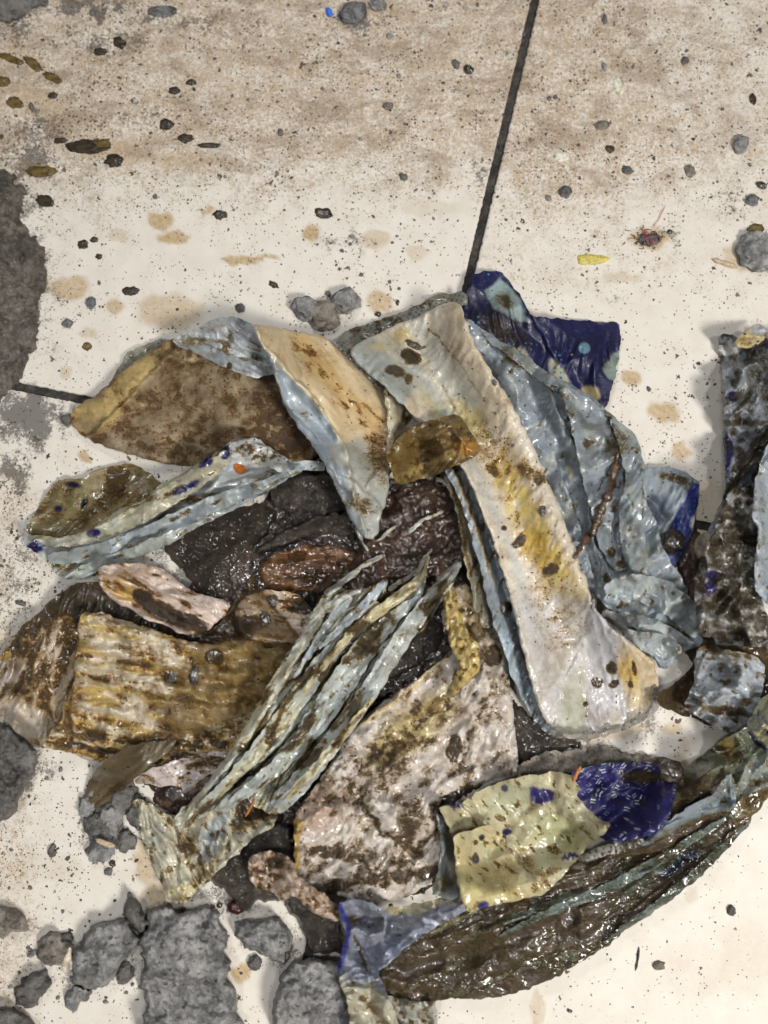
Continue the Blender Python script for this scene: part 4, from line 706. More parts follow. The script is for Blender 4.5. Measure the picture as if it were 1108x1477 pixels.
for k, (pp, ws, cc, mm) in enumerate([
    ([(674,462),(700,512),(730,560),(764,618),(790,680),(812,740),(836,800),(856,848)],[6,14,17,18,17,16,12,4],lin(146,157,168),None),
    ([(700,486),(745,512),(792,550),(838,570),(872,590)],[3,8,9,8,3],lin(138,149,154),None),
    ([(812,560),(846,600),(866,660),(876,720),(884,780),(896,822)],[6,26,32,26,22,10],lin(148,158,168),None),
    ([(884,604),(908,640),(916,690),(908,740),(916,800),(930,838)],[5,16,12,17,18,7],lin(150,161,166),None),
    ([(872,852),(900,840),(950,856),(986,880),(1008,918)],[6,14,24,22,8],lin(188,198,202),1),
    ([(868,884),(905,893),(950,905),(1000,930)],[4,9,11,5],lin(192,200,204),1),
    ([(900,912),(930,925),(965,936),(984,938)],[5,14,17,4],lin(180,190,196),1)]):
    sheet('fold_panel', ribbon(pp, ws), FILM_V, cc, t, lift=2.2 if mm is None else 3.4, thick=.4, drape=(4,4), fac=[(1.8,34),(.6,15)] if mm is None else [(3.2,26),(1.0,12)], wr=[(.6,14,-62,6)], curl=.8,
          paint=[(nz(30,.0,.5,k+3)*.5, lin(190,194,184))], mud=[(nz(11,.20,.55,7+k,-62,2),.52),(ell(890,640,18,26,20,.5,8),.50),(ell(740,520,30,7,45,.5,5),.45),(ell(883,796,7,7,0,.3,2),.75),(ell(895,815,8,6,0,.3,2),.75)])
# cream pads on top
t = thing('used_pad', 'beige and blue-grey pad folded lengthwise, upper left of the muck', 'pad', 470, 600)
sheet('curled_film', [(248,490),(262,484),(290,470),(308,460),(335,456),(360,464),(382,486),(398,512),(400,540),(384,542),(366,545),(340,538),(312,524),(285,510),(258,500)], FILM, lin(196,204,210), t, lift=12, thick=.4, folds=[([(255,494),(300,496),(350,515),(392,528)],-7,9,'g'),([(300,462),(345,475),(385,515)],3,8,'r'),([(258,500),(310,522),(370,543)],3,7,'r')], wr=[(2.2,14,25,3),(1,8,60,3)], fac=[(2,22)], mud=[(nz(9,-.1,.3,6,20,3)*ell(340,495,50,22,20,.5,6),.56),(ell(280,490,20,9),.35),(ell(331,528,4,6,0,.3),.95)])
sheet('pad_body', [(352,468),(372,466),(410,474),(440,480),(462,482),(490,500),(520,528),(545,556),(560,580),(566,620),(566,670),(560,712),(548,750),(544,774),(532,778),(516,768),(502,742),(486,706),(470,672),(448,640),(424,608),(404,570),(394,532),(380,500),(362,484)], PAD, lin(216,193,152), t, lift=13, thick=2.0, round_=3, drape=(10,9),
      ctrl=[(380,500,6),(480,560,10),(540,640,9),(530,760,2),(430,600,2)], folds=[([(372,474),(382,499),(414,533),(452,576),(478,608),(498,642),(506,690),(528,776)],6.5,10,'r'),([(392,545),(425,598),(465,640),(490,700)],2.2,8,'r'),([(500,690),(540,720),(552,740)],2.5,12,'r'),([(545,680),(520,720)],2,9,'r')], wr=[(.6,22,50,5)], fac=[(.8,36)],
      paint=[(poly([(340,455),(366,470),(378,497),(410,533),(448,576),(474,608),(494,642),(502,690),(512,740),(540,790),(500,790),(380,600),(340,500)],1.5,2), lin(160,172,182)),(line([(370,474),(382,499),(414,533),(452,576),(478,608),(498,642),(506,684)],2.6,1.5,1), lin(240,224,186)),(poly([(498,640),(520,630),(570,680),(560,790),(530,790),(505,735)],9)*.85, lin(176,182,180)),(poly([(415,486),(450,488),(480,520),(500,560),(560,600),(556,660),(510,600),(450,540)],8)*.75, lin(204,168,98)),(poly([(470,640),(496,640),(505,680),(485,670)],5)*.6, lin(190,185,172))],
      mud=[(poly([(412,484),(446,490),(480,540),(520,580),(566,600),(566,690),(530,640),(470,560),(430,520)],9,7)*nz(9,-.25,.4,5,45,2),.52),(ell(550,660,24,40,0,.6,9),.48),(ell(520,728,26,12,20,.5,8),.45),(ell(440,600,6,8),.4)])
t = thing('used_pad', 'long cream pad stained yellow, largest and topmost in the middle of the heap', 'pad', 750, 750)
sheet('backing_edge', [(478,492),(500,476),(545,462),(590,446),(630,425),(672,420),(676,440),(640,446),(590,462),(545,480),(505,500),(520,520),(556,556),(562,572),(545,560),(510,525)], EMB, lin(140,142,135), t, lift=3, thick=.6, wr=[(1.2,16,-20,4)], mud=[(nz(12,-.2,.4,4),.44)], prt=ALL)
sheet('white_flap', [(553,556),(572,576),(600,606),(640,640),(660,690),(672,740),(690,800),(702,850),(712,900),(706,908),(690,903),(684,870),(668,800),(660,740),(640,690),(590,650),(558,668),(560,620)], FILM_V, lin(208,202,176), t, lift=4, thick=.5, folds=[([(640,660),(665,740),(690,840),(704,905)],4,7,'r'),([(558,560),(580,610),(560,655)],3,7,'r')], wr=[(1.4,9,-68,6)], mud=[(nz(10,-.1,.4,4,-68,3),.52),(line([(652,690),(666,760),(680,830)],4,3,3),.6)])
sheet('side_film', [(640,640),(660,660),(680,700),(700,750),(720,810),(740,870),(756,925),(774,975),(800,1040),(804,1062),(788,1058),(764,1030),(742,985),(728,940),(712,900),(702,862),(690,810),(676,760),(660,710),(640,676)], FILM_V, lin(176,192,206), t, lift=6, thick=.5, ctrl=[(720,860,4),(790,1050,0)], folds=[([(650,670),(690,770),(725,880),(765,990),(792,1050)],3,6,'r'),([(665,680),(705,780),(742,890),(780,1000)],-2.5,4,'g'),([(680,700),(720,810),(760,930)],2.5,5,'r')], wr=[(1.6,8,-70,10)],
      paint=[(line([(655,680),(690,770),(712,840)],5,3)*.7, lin(214,208,186))], mud=[(ell(730,878,8,11,10,.3,2),1.0),(nz(9,.1,.5,4,-70,4),.48),(line([(655,670),(690,760),(705,820)],3,2,3),.6),(line([(750,930),(790,1040)],2.5,2,2),.6)])
sheet('pad_body', [(502,508),(520,492),(560,474),(600,458),(640,438),(664,436),(670,458),(692,511),(729,567),(753,610),(769,643),(778,664),(803,723),(832,799),(857,876),(884,908),(915,932),(944,952),(949,975),(949,1004),(940,1030),(900,1048),(866,1058),(830,1060),(800,1056),(786,1040),(770,1000),(752,930),(738,870),(720,806),(700,750),(676,690),(650,650),(610,610),(570,575),(540,545),(515,522)], PADWET, lin(228,216,196), t, lift=7, thick=2, round_=3, drape=(12,11),
      ctrl=[(560,500,3),(640,560,9),(760,750,14),(820,900,12),(880,1020,2),(930,980,2)], folds=[([(880,885),(905,940),(915,1000)],.9,4,'r'),([(868,890),(892,960),(900,1040)],.9,4,'r'),([(852,885),(872,960),(880,1040)],.8,4,'r'),([(895,905),(925,960),(932,1010)],.8,4,'r'),([(690,500),(730,600),(770,700),(820,800),(870,890),(930,950)],.7,10,'g'),([(660,640),(705,750),(745,880),(780,1010)],1.1,8,'r'),([(560,505),(640,560),(690,640)],1.2,10,'r'),([(700,560),(620,600),(590,610)],1.0,8,'r'),([(835,950),(850,1050)],1.2,8,'r'),([(860,880),(905,980)],1.2,5,'r'),([(850,900),(885,1000)],1.0,5,'r'),([(840,920),(870,1040)],1.0,5,'r'),([(800,1050),(815,985),(840,930)],1.5,7,'r')],
      wr=[(.7,16,-60,4),(.35,7,-58,3)], cr=[(.6,12)], fac=[(1.3,60),(.4,16)],
      paint=[(poly([(560,480),(600,462),(640,520),(700,600),(720,640),(660,640),(590,560),(560,520)],9)*.5, lin(196,190,160)),(poly([(495,505),(540,484),(560,512),(600,560),(580,585),(530,545)],6,5)*.85, lin(158,168,166)),(poly([(585,452),(605,450),(640,500),(700,560),(690,600),(640,560),(600,500)],5,5)*.55, lin(178,184,178)),(poly([(530,500),(580,474),(600,490),(560,510)],7,6)*.7, lin(206,186,118)),(poly([(608,560),(650,580),(700,590),(700,640),(640,620)],10,8)*.7, lin(206,188,112)),(poly([(640,440),(672,432),(710,530),(750,600),(735,640),(700,600),(665,520)],9)*.6, lin(216,198,164)),
             (poly([(700,660),(740,640),(765,690),(790,740),(830,810),(850,870),(860,900),(810,900),(790,840),(760,790),(735,740)],12,10)*nz(14,-.55,.15,4,-55,2.5)*.9, YEL),(poly([(700,600),(745,640),(790,720),(840,800),(880,880),(930,945),(900,960),(840,860),(790,760),(750,690)],7,4)*.5, lin(206,190,170)),(ell(770,790,34,20,50,.5,10)*.8, lin(206,168,60)),(line([(640,600),(690,690),(740,800),(770,900),(800,1010)],7,6,5)*.45, lin(182,196,204)),(line([(860,880),(885,950),(900,1040)],9,7,5)*.5, lin(176,188,208)),(line([(560,490),(620,560),(650,600)],10,8,6)*.5, lin(170,182,190)),(poly([(740,860),(850,860),(900,900),(870,1060),(780,1060)],18,6)*.75, lin(210,208,208)),(poly([(840,870),(880,900),(900,980),(880,1060),(840,1060),(850,960)],8)*.5, lin(192,194,208)),(poly([(900,930),(950,940),(950,1020),(915,1020),(895,970)],9,5)*.8, lin(228,204,160)),(ell(905,970,14,24,-20,.5,4)*.8, lin(226,188,86)),(poly([(800,1060),(812,990),(842,960),(846,1058)],6)*.6, lin(190,196,170))],
      mud=[(ell(598,497,15,5,10,.3,5),.85),(ell(593,515,14,10,20,.3,4),.95),(ell(572,536,16,9,10,.3,4),.95),(ell(590,545,6,9,0,.3,4),.7),(poly([(690,640),(760,650),(850,850),(830,900),(770,850)],14,9)*nz(11,.0,.5,4,-60,2),.42),(ell(765,680,22,16,40,.5,8),.52),(ell(778,690,9,12,10,.3,3),.66),(ell(712,678,14,8,30,.4,5),.55),(ell(748,782,14,7,-35,.4,4),.82),(ell(795,822,12,9,-35,.4,4),.75),(ell(727,762,4,4),.9),(line([(620,475),(660,520),(700,580)],2,2,4),.42),(ell(882,962,8,9,10,.4,5),.95),(ell(885,986,8,5,-25,.4,5),.95),(ell(862,986,7,7,0,.4,5),.90),(ell(913,964,5,9,-10,.4,5),.78),(ell(910,988,4,5,0,.4,4),.85),(ell(845,1016,4,4),.9),(ell(700,640,50,30),.30),(ell(800,880,50,60),.22)])
sheet('clear_rim', [(786,1046),(830,1056),(870,1052),(905,1040),(936,1022),(944,985),(951,990),(952,1022),(930,1040),(890,1058),(850,1068),(812,1066),(790,1058)], CLEAR, lin(160,158,155), t, lift=1, thick=.6, fac=[(1.4,12)], wr=[(1,8,0,2)], mud=[(ALL,.2)])
# folded scrap on top of everything
sheet('film_scrap', [(560,664),(556,655),(568,640),(584,622),(605,612),(640,601),(660,598),(674,614),(684,632),(696,646),(690,656),(664,668),(640,682),(610,690),(584,698),(570,696),(564,680)], FILM, lin(128,104,56), None, lift=4, thick=.5, folds=[([(565,685),(610,668),(650,648),(664,632)],4,8,'r'),([(575,640),(620,632),(650,640)],2.2,7,'r'),([(655,615),(668,640),(664,660)],3,6,'r')], wr=[(1.6,12,-20,4)], fac=[(1.5,24)],
      paint=[(line([(575,690),(620,670),(655,652)],5,3), lin(170,146,90)),(ell(675,645,18,12,0,.5,4)*.8, lin(176,128,40))], mud=[(nz(11,-.1,.5,4),.46)], label='folded olive brown film scrap lying on top of the cream pad above the muck', cat='film scrap')

# ================================================================== RIGHT EDGE CLUSTER
t = thing('wrapper', 'grey muddy wrapper with dark blue spots at the right edge, beside the clean tile', 'wrapper', 1080, 600)
sheet('wrapper_body', [(1035,486),(1046,480),(1070,490),(1090,482),(1130,480),(1200,480),(1240,600),(1240,720),(1160,720),(1100,730),(1040,780),(1030,800),(1014,812),(1006,800),(1024,760),(1046,712),(1046,690),(1042,640),(1046,570),(1038,520)], GREYFILM, lin(146,152,158), t, lift=7, thick=.5, ctrl=[(1040,500,2),(1080,600,8),(1100,700,6)], folds=[([(1040,490),(1055,560),(1050,680)],2.5,8,'r'),([(1066,530),(1090,560),(1110,610)],3.5,7,'r'),([(1120,600),(1080,660),(1048,710)],4,8,'r')], wr=[(2,16,-55,3)], fac=[(3.4,34),(1.2,14)],
      paint=[(ell(1058,572,9,8,30,.2,3), NAVY),(poly([(1046,620),(1058,640),(1056,670),(1048,690),(1045,650)],2,2), lin(36,34,88)),(ell(1054,502,14,11,-10,.15,2), WHITE)],
      mud=[(nz(17,-.15,.35,5),.56),(line([(1110,625),(1080,660),(1050,705)],8,4,5),.85),(line([(1045,612),(1080,608),(1110,612)],5,3,5),.7),(ell(1065,572,16,14,0,.4,6),.5),(poly([(1090,480),(1240,480),(1240,600),(1110,590),(1080,530)],8)*nz(18,-.3,.3,6),.6)], prt=ell(1054,502,14,11,-10,.15,2))
sheet('yellow_corner', [(1058,495),(1068,484),(1084,468),(1094,466),(1112,478),(1100,492),(1078,503),(1066,502)], EMB, lin(205,190,140), t, lift=2, thick=.5, paint=[(ell(1095,476,12,8), lin(206,210,216))], mud=[(ell(1075,492,12,7),.5)], wr=[(1,9,0,2)])
t = thing('used_pad', 'dark mud-caked pad with two faded blue spots right of the blue-grey wrapper', 'pad', 1050, 850)
sheet('pad_body', [(1002,845),(1006,822),(1022,790),(1032,760),(1052,705),(1090,700),(1096,760),(1096,860),(1112,900),(1118,960),(1096,942),(1062,932),(1034,922),(1012,918),(1004,880)], GREYFILM, lin(176,176,174), t, lift=9, thick=.9, ctrl=[(1050,860,9),(1060,740,2)], folds=[([(1018,815),(1050,830),(1075,850)],2.5,10,'r'),([(1040,840),(1075,890),(1090,940)],2.5,10,'r'),([(1020,790),(1060,780),(1090,790)],3,8,'r')], wr=[(2.2,17,-70,2)], cr=[(1.5,24)], fac=[(3,34),(1.2,14)],
      paint=[(ell(1028,830,10,9,0,.2,4), lin(62,52,120)),(ell(1026,848,10,9,30,.2,4), lin(58,48,112))], mud=[(nz(14,-.45,.15,6)*~ell(1028,838,12,16,0,.3),.66),(ell(1060,860,34,50,-20,.6,10)*nz(12,-.7,.1,9),.80),(line([(1018,790),(1050,778),(1090,782)],12,6,6),.85)], mudh=1.3)
t = thing('film_strip', 'blue-white film strip hanging along the right edge over the mud-caked pad', 'film', 1095, 760)
sheet('strip', [(1086,720),(1090,690),(1102,655),(1114,620),(1240,620),(1240,880),(1118,880),(1106,872),(1098,860),(1088,850),(1090,800),(1094,770),(1086,740)], FILM_V, lin(176,188,200), t, lift=6, thick=.5, folds=[([(1088,700),(1098,770),(1104,860)],3,6,'r')], wr=[(2,14,-80,4)], fac=[(2,30)], mud=[(nz(14,.1,.5,3),.5),(ell(1098,730,10,14),.35)])
t = thing('crumpled_wrapper', 'shiny ball of crumpled blue-grey wrapper above the long mud-coated pad', 'wrapper', 1045, 1000)
sheet('mud_skirt', [(940,1005),(975,985),(1000,960),(1020,930),(1112,935),(1125,1000),(1112,1040),(1060,1050),(1020,1045),(985,1030),(960,1022)], CLOTH, lin(130,120,105), t, lift=2, thick=1, cr=[(2,14)], mud=[(ALL,.62)], curl=1)
sheet('ball', [(984,1020),(994,1000),(1002,985),(1000,955),(1006,936),(1022,929),(1052,938),(1080,944),(1100,952),(1104,985),(1098,1010),(1086,1034),(1068,1052),(1048,1058),(1024,1044),(1000,1030)], FILM, lin(182,190,198), t, lift=8, thick=.5, round_=0, lump=[(1050,992,42,12)], folds=[([(1010,930),(1050,950),(1098,956)],3,7,'r'),([(1010,1000),(1050,990),(1095,1000)],2,10,'r'),([(990,1012),(1040,1040)],3,9,'r'),([(1002,990),(1012,960),(1022,932)],3,7,'r')], wr=[(1.6,14,20,3)], fac=[(3.4,30),(1.3,13)],
      mud=[(nz(11,.05,.5,4),.55),(ell(1055,1026,34,7,5,.5,5),.74),(ell(1040,940,50,7,10,.5,6),.62),(ell(1076,1013,9,6,0,.4,3),.8),(ell(1020,1020,24,8,20,.5,6),.5)], prt=poly([(996,940),(1012,936),(1008,970),(998,990)],3))
# ================================================================== LOWER RIGHT
t = thing('coated_pad', 'long folded pad coated in dark shiny olive mud, lower right of the heap', 'pad', 830, 1300)
sheet('pad_body', [(540,1424),(548,1404),(562,1378),(580,1362),(618,1338),(655,1318),(720,1285),(790,1255),(850,1236),(910,1205),(950,1170),(990,1140),(1040,1110),(1108,1080),(1240,1040),(1240,1090),(1150,1110),(1108,1150),(1078,1190),(1040,1232),(1010,1262),(965,1294),(920,1322),(880,1362),(830,1392),(790,1416),(740,1434),(690,1442),(645,1440),(610,1452),(575,1448),(552,1434)], CRUST, lin(122,120,100), t, lift=5, thick=1.2, round_=5, jag=1.8,
      ctrl=[(600,1400,5),(800,1320,9),(1000,1210,6)], folds=[([(580,1400),(680,1380),(780,1340),(900,1270),(1040,1190)],-3.5,12,'g'),([(620,1345),(720,1300),(860,1250),(960,1200)],3.5,10,'r'),([(700,1345),(790,1310),(880,1270),(1000,1215)],3,7,'r'),([(900,1320),(1000,1250),(1080,1180)],2,7,'r')],
      wr=[(.8,26,-28,5)], cr=[(1.0,24)], fac=[(3.0,60),(.9,20)], rough_h=.2, paint=[(line([(740,1325),(800,1300),(860,1285)],5,4,5), lin(150,170,165)),(line([(860,1320),(960,1250),(1060,1170)],7,5,6)*.7, lin(96,112,108)),(line([(960,1262),(1000,1232)],6,3,3), lin(44,66,120)),(line([(620,1345),(680,1312)],6,4,4), lin(160,155,120)),(poly([(1050,1150),(1240,1060),(1240,1100),(1060,1200)],6), lin(130,112,74))],
      mud=[(ALL*~line([(740,1325),(800,1300),(860,1288)],7,5,7)*~line([(870,1320),(960,1250),(1060,1170)],4,5,8)*~line([(620,1345),(680,1312)],7,5,5)*~line([(958,1262),(1000,1232)],6,4,3)*~poly([(1050,1150),(1240,1060),(1240,1100),(1060,1200)],6)*nz(30,-.8,.1,6,-28,3),.88),(ALL,.46)], mudh=.8)
for k, (pp, ws, cc, mm) in enumerate([
    ([(720,1350),(800,1312),(880,1280),(960,1236),(1045,1180)],[2,6,8,7,3],lin(120,136,134),.50),
    ([(870,1360),(945,1308),(1010,1256),(1080,1188)],[2,6,8,3],lin(110,124,120),.55)]):
    sheet('fold_panel', ribbon(pp, ws), CRUST, cc, t, lift=1.4, thick=.5, drape=(5,5), fac=[(1.0,36),(.4,14)], wr=[(.8,12,-28,8)], curl=.5, mud=[(nz(16,-.6,.3,k+3,-28,4),mm),(ALL,.38)])
sheet('ragged_end', [(548,1436),(580,1440),(608,1446),(630,1442),(632,1530),(572,1530),(562,1480)], FILM, lin(176,178,170), t, lift=2, thick=.5, wr=[(1.8,12,60,3)], fac=[(2,20)], mud=[(nz(12,-.3,.4,5),.6)])
t = thing('torn_packet', 'olive green torn packet with black lettering and a dark blue band at the right edge', 'packet', 1060, 1110)
sheet('packet_body', [(944,1190),(955,1150),(975,1120),(1010,1092),(1042,1066),(1064,1056),(1082,1040),(1092,1010),(1140,990),(1240,990),(1240,1105),(1150,1120),(1108,1135),(1070,1150),(1058,1165),(1058,1120),(1020,1140),(985,1162),(960,1196)], FILM, lin(112,118,98), t, lift=7, thick=.4, folds=[([(1062,1060),(1080,1090),(1100,1120)],2.5,8,'r'),([(960,1160),(1010,1120),(1060,1090)],3,10,'r')], wr=[(1.8,16,-35,3)], fac=[(2.2,28)],
      paint=[(poly([(1076,1060),(1100,1048),(1108,1030),(1240,1000),(1240,1040),(1108,1058),(1090,1064)],3,0), lin(150,140,100)),(line([(1082,1056),(1092,1072),(1112,1084),(1160,1092)],3.2,1.5,0), lin(24,30,62)),(poly([(1088,1056),(1112,1064),(1160,1070),(1160,1086),(1110,1080)],2,0), lin(206,196,160)),(poly([(1064,1100),(1110,1090),(1200,1090),(1200,1130),(1070,1150)],6)*.7, lin(160,166,160)),(ell(1050,1080,12,16,0,.5,4)*.8, lin(150,126,58)),(poly([(1100,1052),(1200,1036),(1200,1050),(1108,1060)],2,0), lin(18,22,24))],
      mud=[(nz(16,-.1,.5,8)*~poly([(1070,1020),(1240,1000),(1240,1100),(1090,1090)],8),.56),(poly([(944,1190),(960,1150),(1020,1110),(1058,1120),(985,1165),(960,1196)],8),.62),(ell(1065,1090,8,6),.8)], prt=poly([(1040,1115),(1110,1090),(1108,1130),(1058,1160)],5))
sheet('blue_fold', [(922,1222),(940,1200),(965,1182),(1000,1160),(1030,1145),(1046,1120),(1058,1116),(1062,1150),(1060,1168),(1030,1176),(990,1192),(950,1212)], EMB, lin(128,142,152), t, lift=4, thick=.4, folds=[([(930,1216),(980,1180),(1055,1160)],3,9,'r'),([(1056,1118),(1058,1165)],2,4,'r')], wr=[(1.2,14,-25,5)], mud=[(poly([(930,1222),(960,1195),(1060,1160),(1060,1170),(990,1195)],6),.56),(nz(14,.1,.5,3),.4)], prt=poly([(1020,1150),(1046,1120),(1058,1116),(1060,1160)],4))
# lettering on the packet
fc = bpy.data.curves.new('lettering', 'FONT'); fc.body = 'OLZ'; fc.size = .012; fc.offset = .0003; fc.extrude = .0003; fc.space_character = 1.05; fo = bpy.data.objects.new('lettering_curve', fc); COL.objects.link(fo); fc.materials.append(plain_mat('black_ink', (.012, .012, .012), .4)); bpy.context.view_layer.update()
me_ = bpy.data.meshes.new_from_object(fo.evaluated_get(bpy.context.evaluated_depsgraph_get())); bpy.data.objects.remove(fo); fo = bpy.data.objects.new('lettering', me_); COL.objects.link(fo)
zz = max(heightat(x, y) for x in range(1082, 1108, 3) for y in range(1035, 1060, 3))+.3; fo.parent = t
pl = P(1083, 1058, zz); fo.location = pl-np.array(t.location); fo.rotation_euler = (0, 0, R(27))
# lilac wrapper, bottom centre
t = thing('wrapper', 'crumpled lilac-blue wrapper with a deep blue torn edge at the bottom of the heap', 'wrapper', 560, 1370)
sheet('wrapper_body', [(488,1302),(500,1297),(522,1298),(548,1308),(575,1308),(606,1302),(640,1294),(668,1290),(676,1312),(650,1326),(620,1344),(596,1358),(575,1378),(560,1392),(545,1402),(552,1420),(560,1438),(572,1462),(578,1530),(503,1530),(505,1470),(500,1440),(488,1410),(486,1396),(494,1372),(500,1345),(494,1325)], FILM, lin(152,158,176), t, lift=8, thick=.4, ctrl=[(520,1350,5),(600,1330,6),(530,1480,0)],
      folds=[([(510,1340),(540,1325),(570,1330),(640,1312)],3,9,'r'),([(512,1345),(530,1390),(545,1410)],3.5,8,'r'),([(500,1400),(530,1405),(555,1425)],3,9,'r'),([(520,1380),(560,1350),(610,1340)],-3,9,'g'),([(540,1310),(525,1340)],2.4,7,'r')], wr=[(1.8,14,-30,3)], fac=[(3.0,30),(1.1,13)],
      paint=[(line([(488,1306),(502,1330),(500,1360),(490,1385),(484,1405)],5,2,5), lin(44,48,150)),(poly([(548,1300),(575,1302),(600,1300),(640,1288),(670,1286),(668,1300),(640,1306),(610,1316),(580,1322),(560,1318)],3,7)*.9, lin(206,198,160)),(poly([(480,1412),(540,1418),(580,1460),(585,1530),(500,1530)],6,7)*.9, lin(190,186,160)),(ell(565,1370,22,14,-40,.4,4)*.6, lin(120,130,160))],
      mud=[(nz(12,.2,.6,4),.48),(line([(520,1440),(550,1460),(565,1500)],6,4,4),.5),(line([(512,1350),(530,1400)],2,2,3),.55),(ell(510,1325,8,6),.5)])
# grey printed sliver
t = thing('film_sliver', 'narrow grey film sliver printed with tiny squares behind the spotted yellow wrapper', 'film', 645, 1240)
sheet('sliver', [(628,1172),(640,1176),(652,1200),(660,1240),(668,1292),(655,1296),(632,1294),(622,1288),(634,1250),(636,1215)], EMB, lin(150,160,160), t, lift=2, thick=.4, folds=[([(645,1185),(640,1240),(630,1290)],2,6,'r')], mud=[(ALL,.26),(ell(640,1275,16,14),.5)], prt=poly([(626,1170),(640,1176),(640,1230),(630,1240)],2))
# yellow spotted wrapper with dashed blue half
t = thing('wrapper', 'cream yellow wrapper with dark blue spots and a dashed deep blue half', 'wrapper', 780, 1210)
sheet('grey_lip', [(748,1116),(756,1100),(780,1088),(820,1082),(856,1076),(900,1082),(940,1092),(978,1098),(984,1112),(974,1124),(930,1108),(860,1108),(800,1120),(760,1128)], CLAYB, lin(150,146,140), t, lift=2.2, thick=.8, jag=3, cr=[(1.5,12)], curl=.6, mud=[(nz(12,-.2,.4,5),.4)])
sheet('crinkled_edge', [(830,1236),(860,1222),(900,1212),(926,1208),(930,1216),(905,1226),(870,1236),(838,1244)], EMB, lin(160,158,148), t, lift=2, thick=.6, wr=[(1,5,60,3)], prt=ALL)
sheet('blue_half', [(812,1130),(830,1110),(862,1102),(910,1098),(950,1100),(972,1110),(976,1130),(972,1160),(962,1186),(946,1202),(925,1210),(895,1214),(868,1212),(850,1190),(826,1160)], DASH, lin(44,40,110), t, lift=5, thick=.5, ctrl=[(900,1150,5),(960,1190,0)], folds=[([(840,1120),(900,1130),(965,1150)],1.5,14,'r'),([(965,1180),(925,1205)],2,6,'r')], wr=[(1.2,18,-40,3)], fac=[(1.2,34)],
      mud=[(ell(925,1120,34,9,5,.5,6),.62),(nz(20,.0,.5,31),.36),(ell(955,1190,16,12),.3),(nz(12,.25,.6,5),.45)], prt=ALL)
clod('mud_lump', 966, 1112, 17, 15, 0, 10, BLOB, None, None, seed=77, parent=t, facet=.2)
sheet('yellow_half', [(632,1166),(650,1160),(668,1158),(690,1140),(720,1128),(760,1118),(800,1113),(826,1118),(838,1136),(832,1150),(850,1168),(868,1184),(882,1188),(870,1204),(842,1226),(822,1252),(800,1276),(786,1290),(760,1296),(720,1303),(690,1312),(676,1316),(664,1296),(658,1268),(656,1230),(652,1202)], FILM, lin(204,196,158), t, lift=6, thick=.45, curl=.6, ctrl=[(740,1180,5),(820,1150,4),(680,1300,0)], folds=[([(668,1160),(700,1188),(740,1235),(785,1288)],3.5,9,'r'),([(655,1200),(690,1192),(708,1190)],2.5,6,'r'),([(838,1140),(872,1190)],2,6,'r'),([(715,1180),(760,1230),(792,1270)],-1.6,7,'g')], wr=[(.5,18,48,5)], fac=[(2.6,46),(.5,14)],
      paint=[(ell(800,1200,34,26,20,.6,10)*.6, lin(176,184,130)),(ell(740,1150,40,22,-20,.6,10)*.6, lin(190,196,168)),(poly([(655,1240),(720,1230),(750,1300),(670,1312)],14,8)*.6, lin(222,204,122)),(ell(780,1146,19,12,-5,.12,7), lin(52,48,118)),(ell(728,1136,5,6,0,.2,2), NAVY),(ell(731,1200,7,6,10,.2,3), NAVY),(ell(686,1239,6,7,0,.15,1), NAVY),(ell(697,1306,9,7,-10,.15,1), lin(58,52,140)),(ell(822,1236,13,6,0,.15,7)*nz(6,-.35,-.1,4), NAVY),(ell(695,1208,5,5,0,.2,2), lin(24,22,30)),(ell(658,1162,10,4,0,.3), NAVY)],
      mud=[(nz(9,.22,.5,4,48,2),.56),(ell(722,1180,9,5,20,.3,3),.62),(ell(798,1256,14,6,-20,.4,4),.62),(ell(800,1226,12,5,0,.4,5),.5),(line([(750,1225),(790,1275)],7,5,4),.42),(ell(686,1215,4,4),.6),(ell(716,1208,4,3),.6)], prt=poly([(660,1215),(682,1215),(684,1290),(668,1300)],3)+poly([(645,1170),(690,1168),(690,1185),(655,1190)],3))

sheet('folded_flap', [(654,1204),(688,1195),(708,1189),(722,1206),(742,1232),(762,1258),(788,1289),(760,1296),(722,1303),(692,1311),(677,1316),(665,1296),(659,1264),(656,1232)], FILM, lin(210,198,152), t, lift=2.0, thick=.4, drape=(5,5), fac=[(1.6,40),(.5,14)], curl=.8,
      paint=[(nz(34,-.1,.5,3)*.6, lin(190,194,160)),(poly([(655,1250),(740,1240),(750,1300),(670,1312)],14,8)*.6, lin(216,198,124)),(ell(686,1239,6,7,0,.15,1), NAVY),(ell(697,1306,9,7,-10,.15,1), lin(50,46,120)),(ell(695,1208,5,5,0,.2,2), lin(24,22,30))],
      mud=[(nz(9,.2,.5,4,48,2),.55),(ell(686,1215,4,4),.6),(line([(725,1212),(780,1280)],4,4,4),.5)], prt=poly([(662,1215),(682,1215),(684,1290),(668,1300)],3))
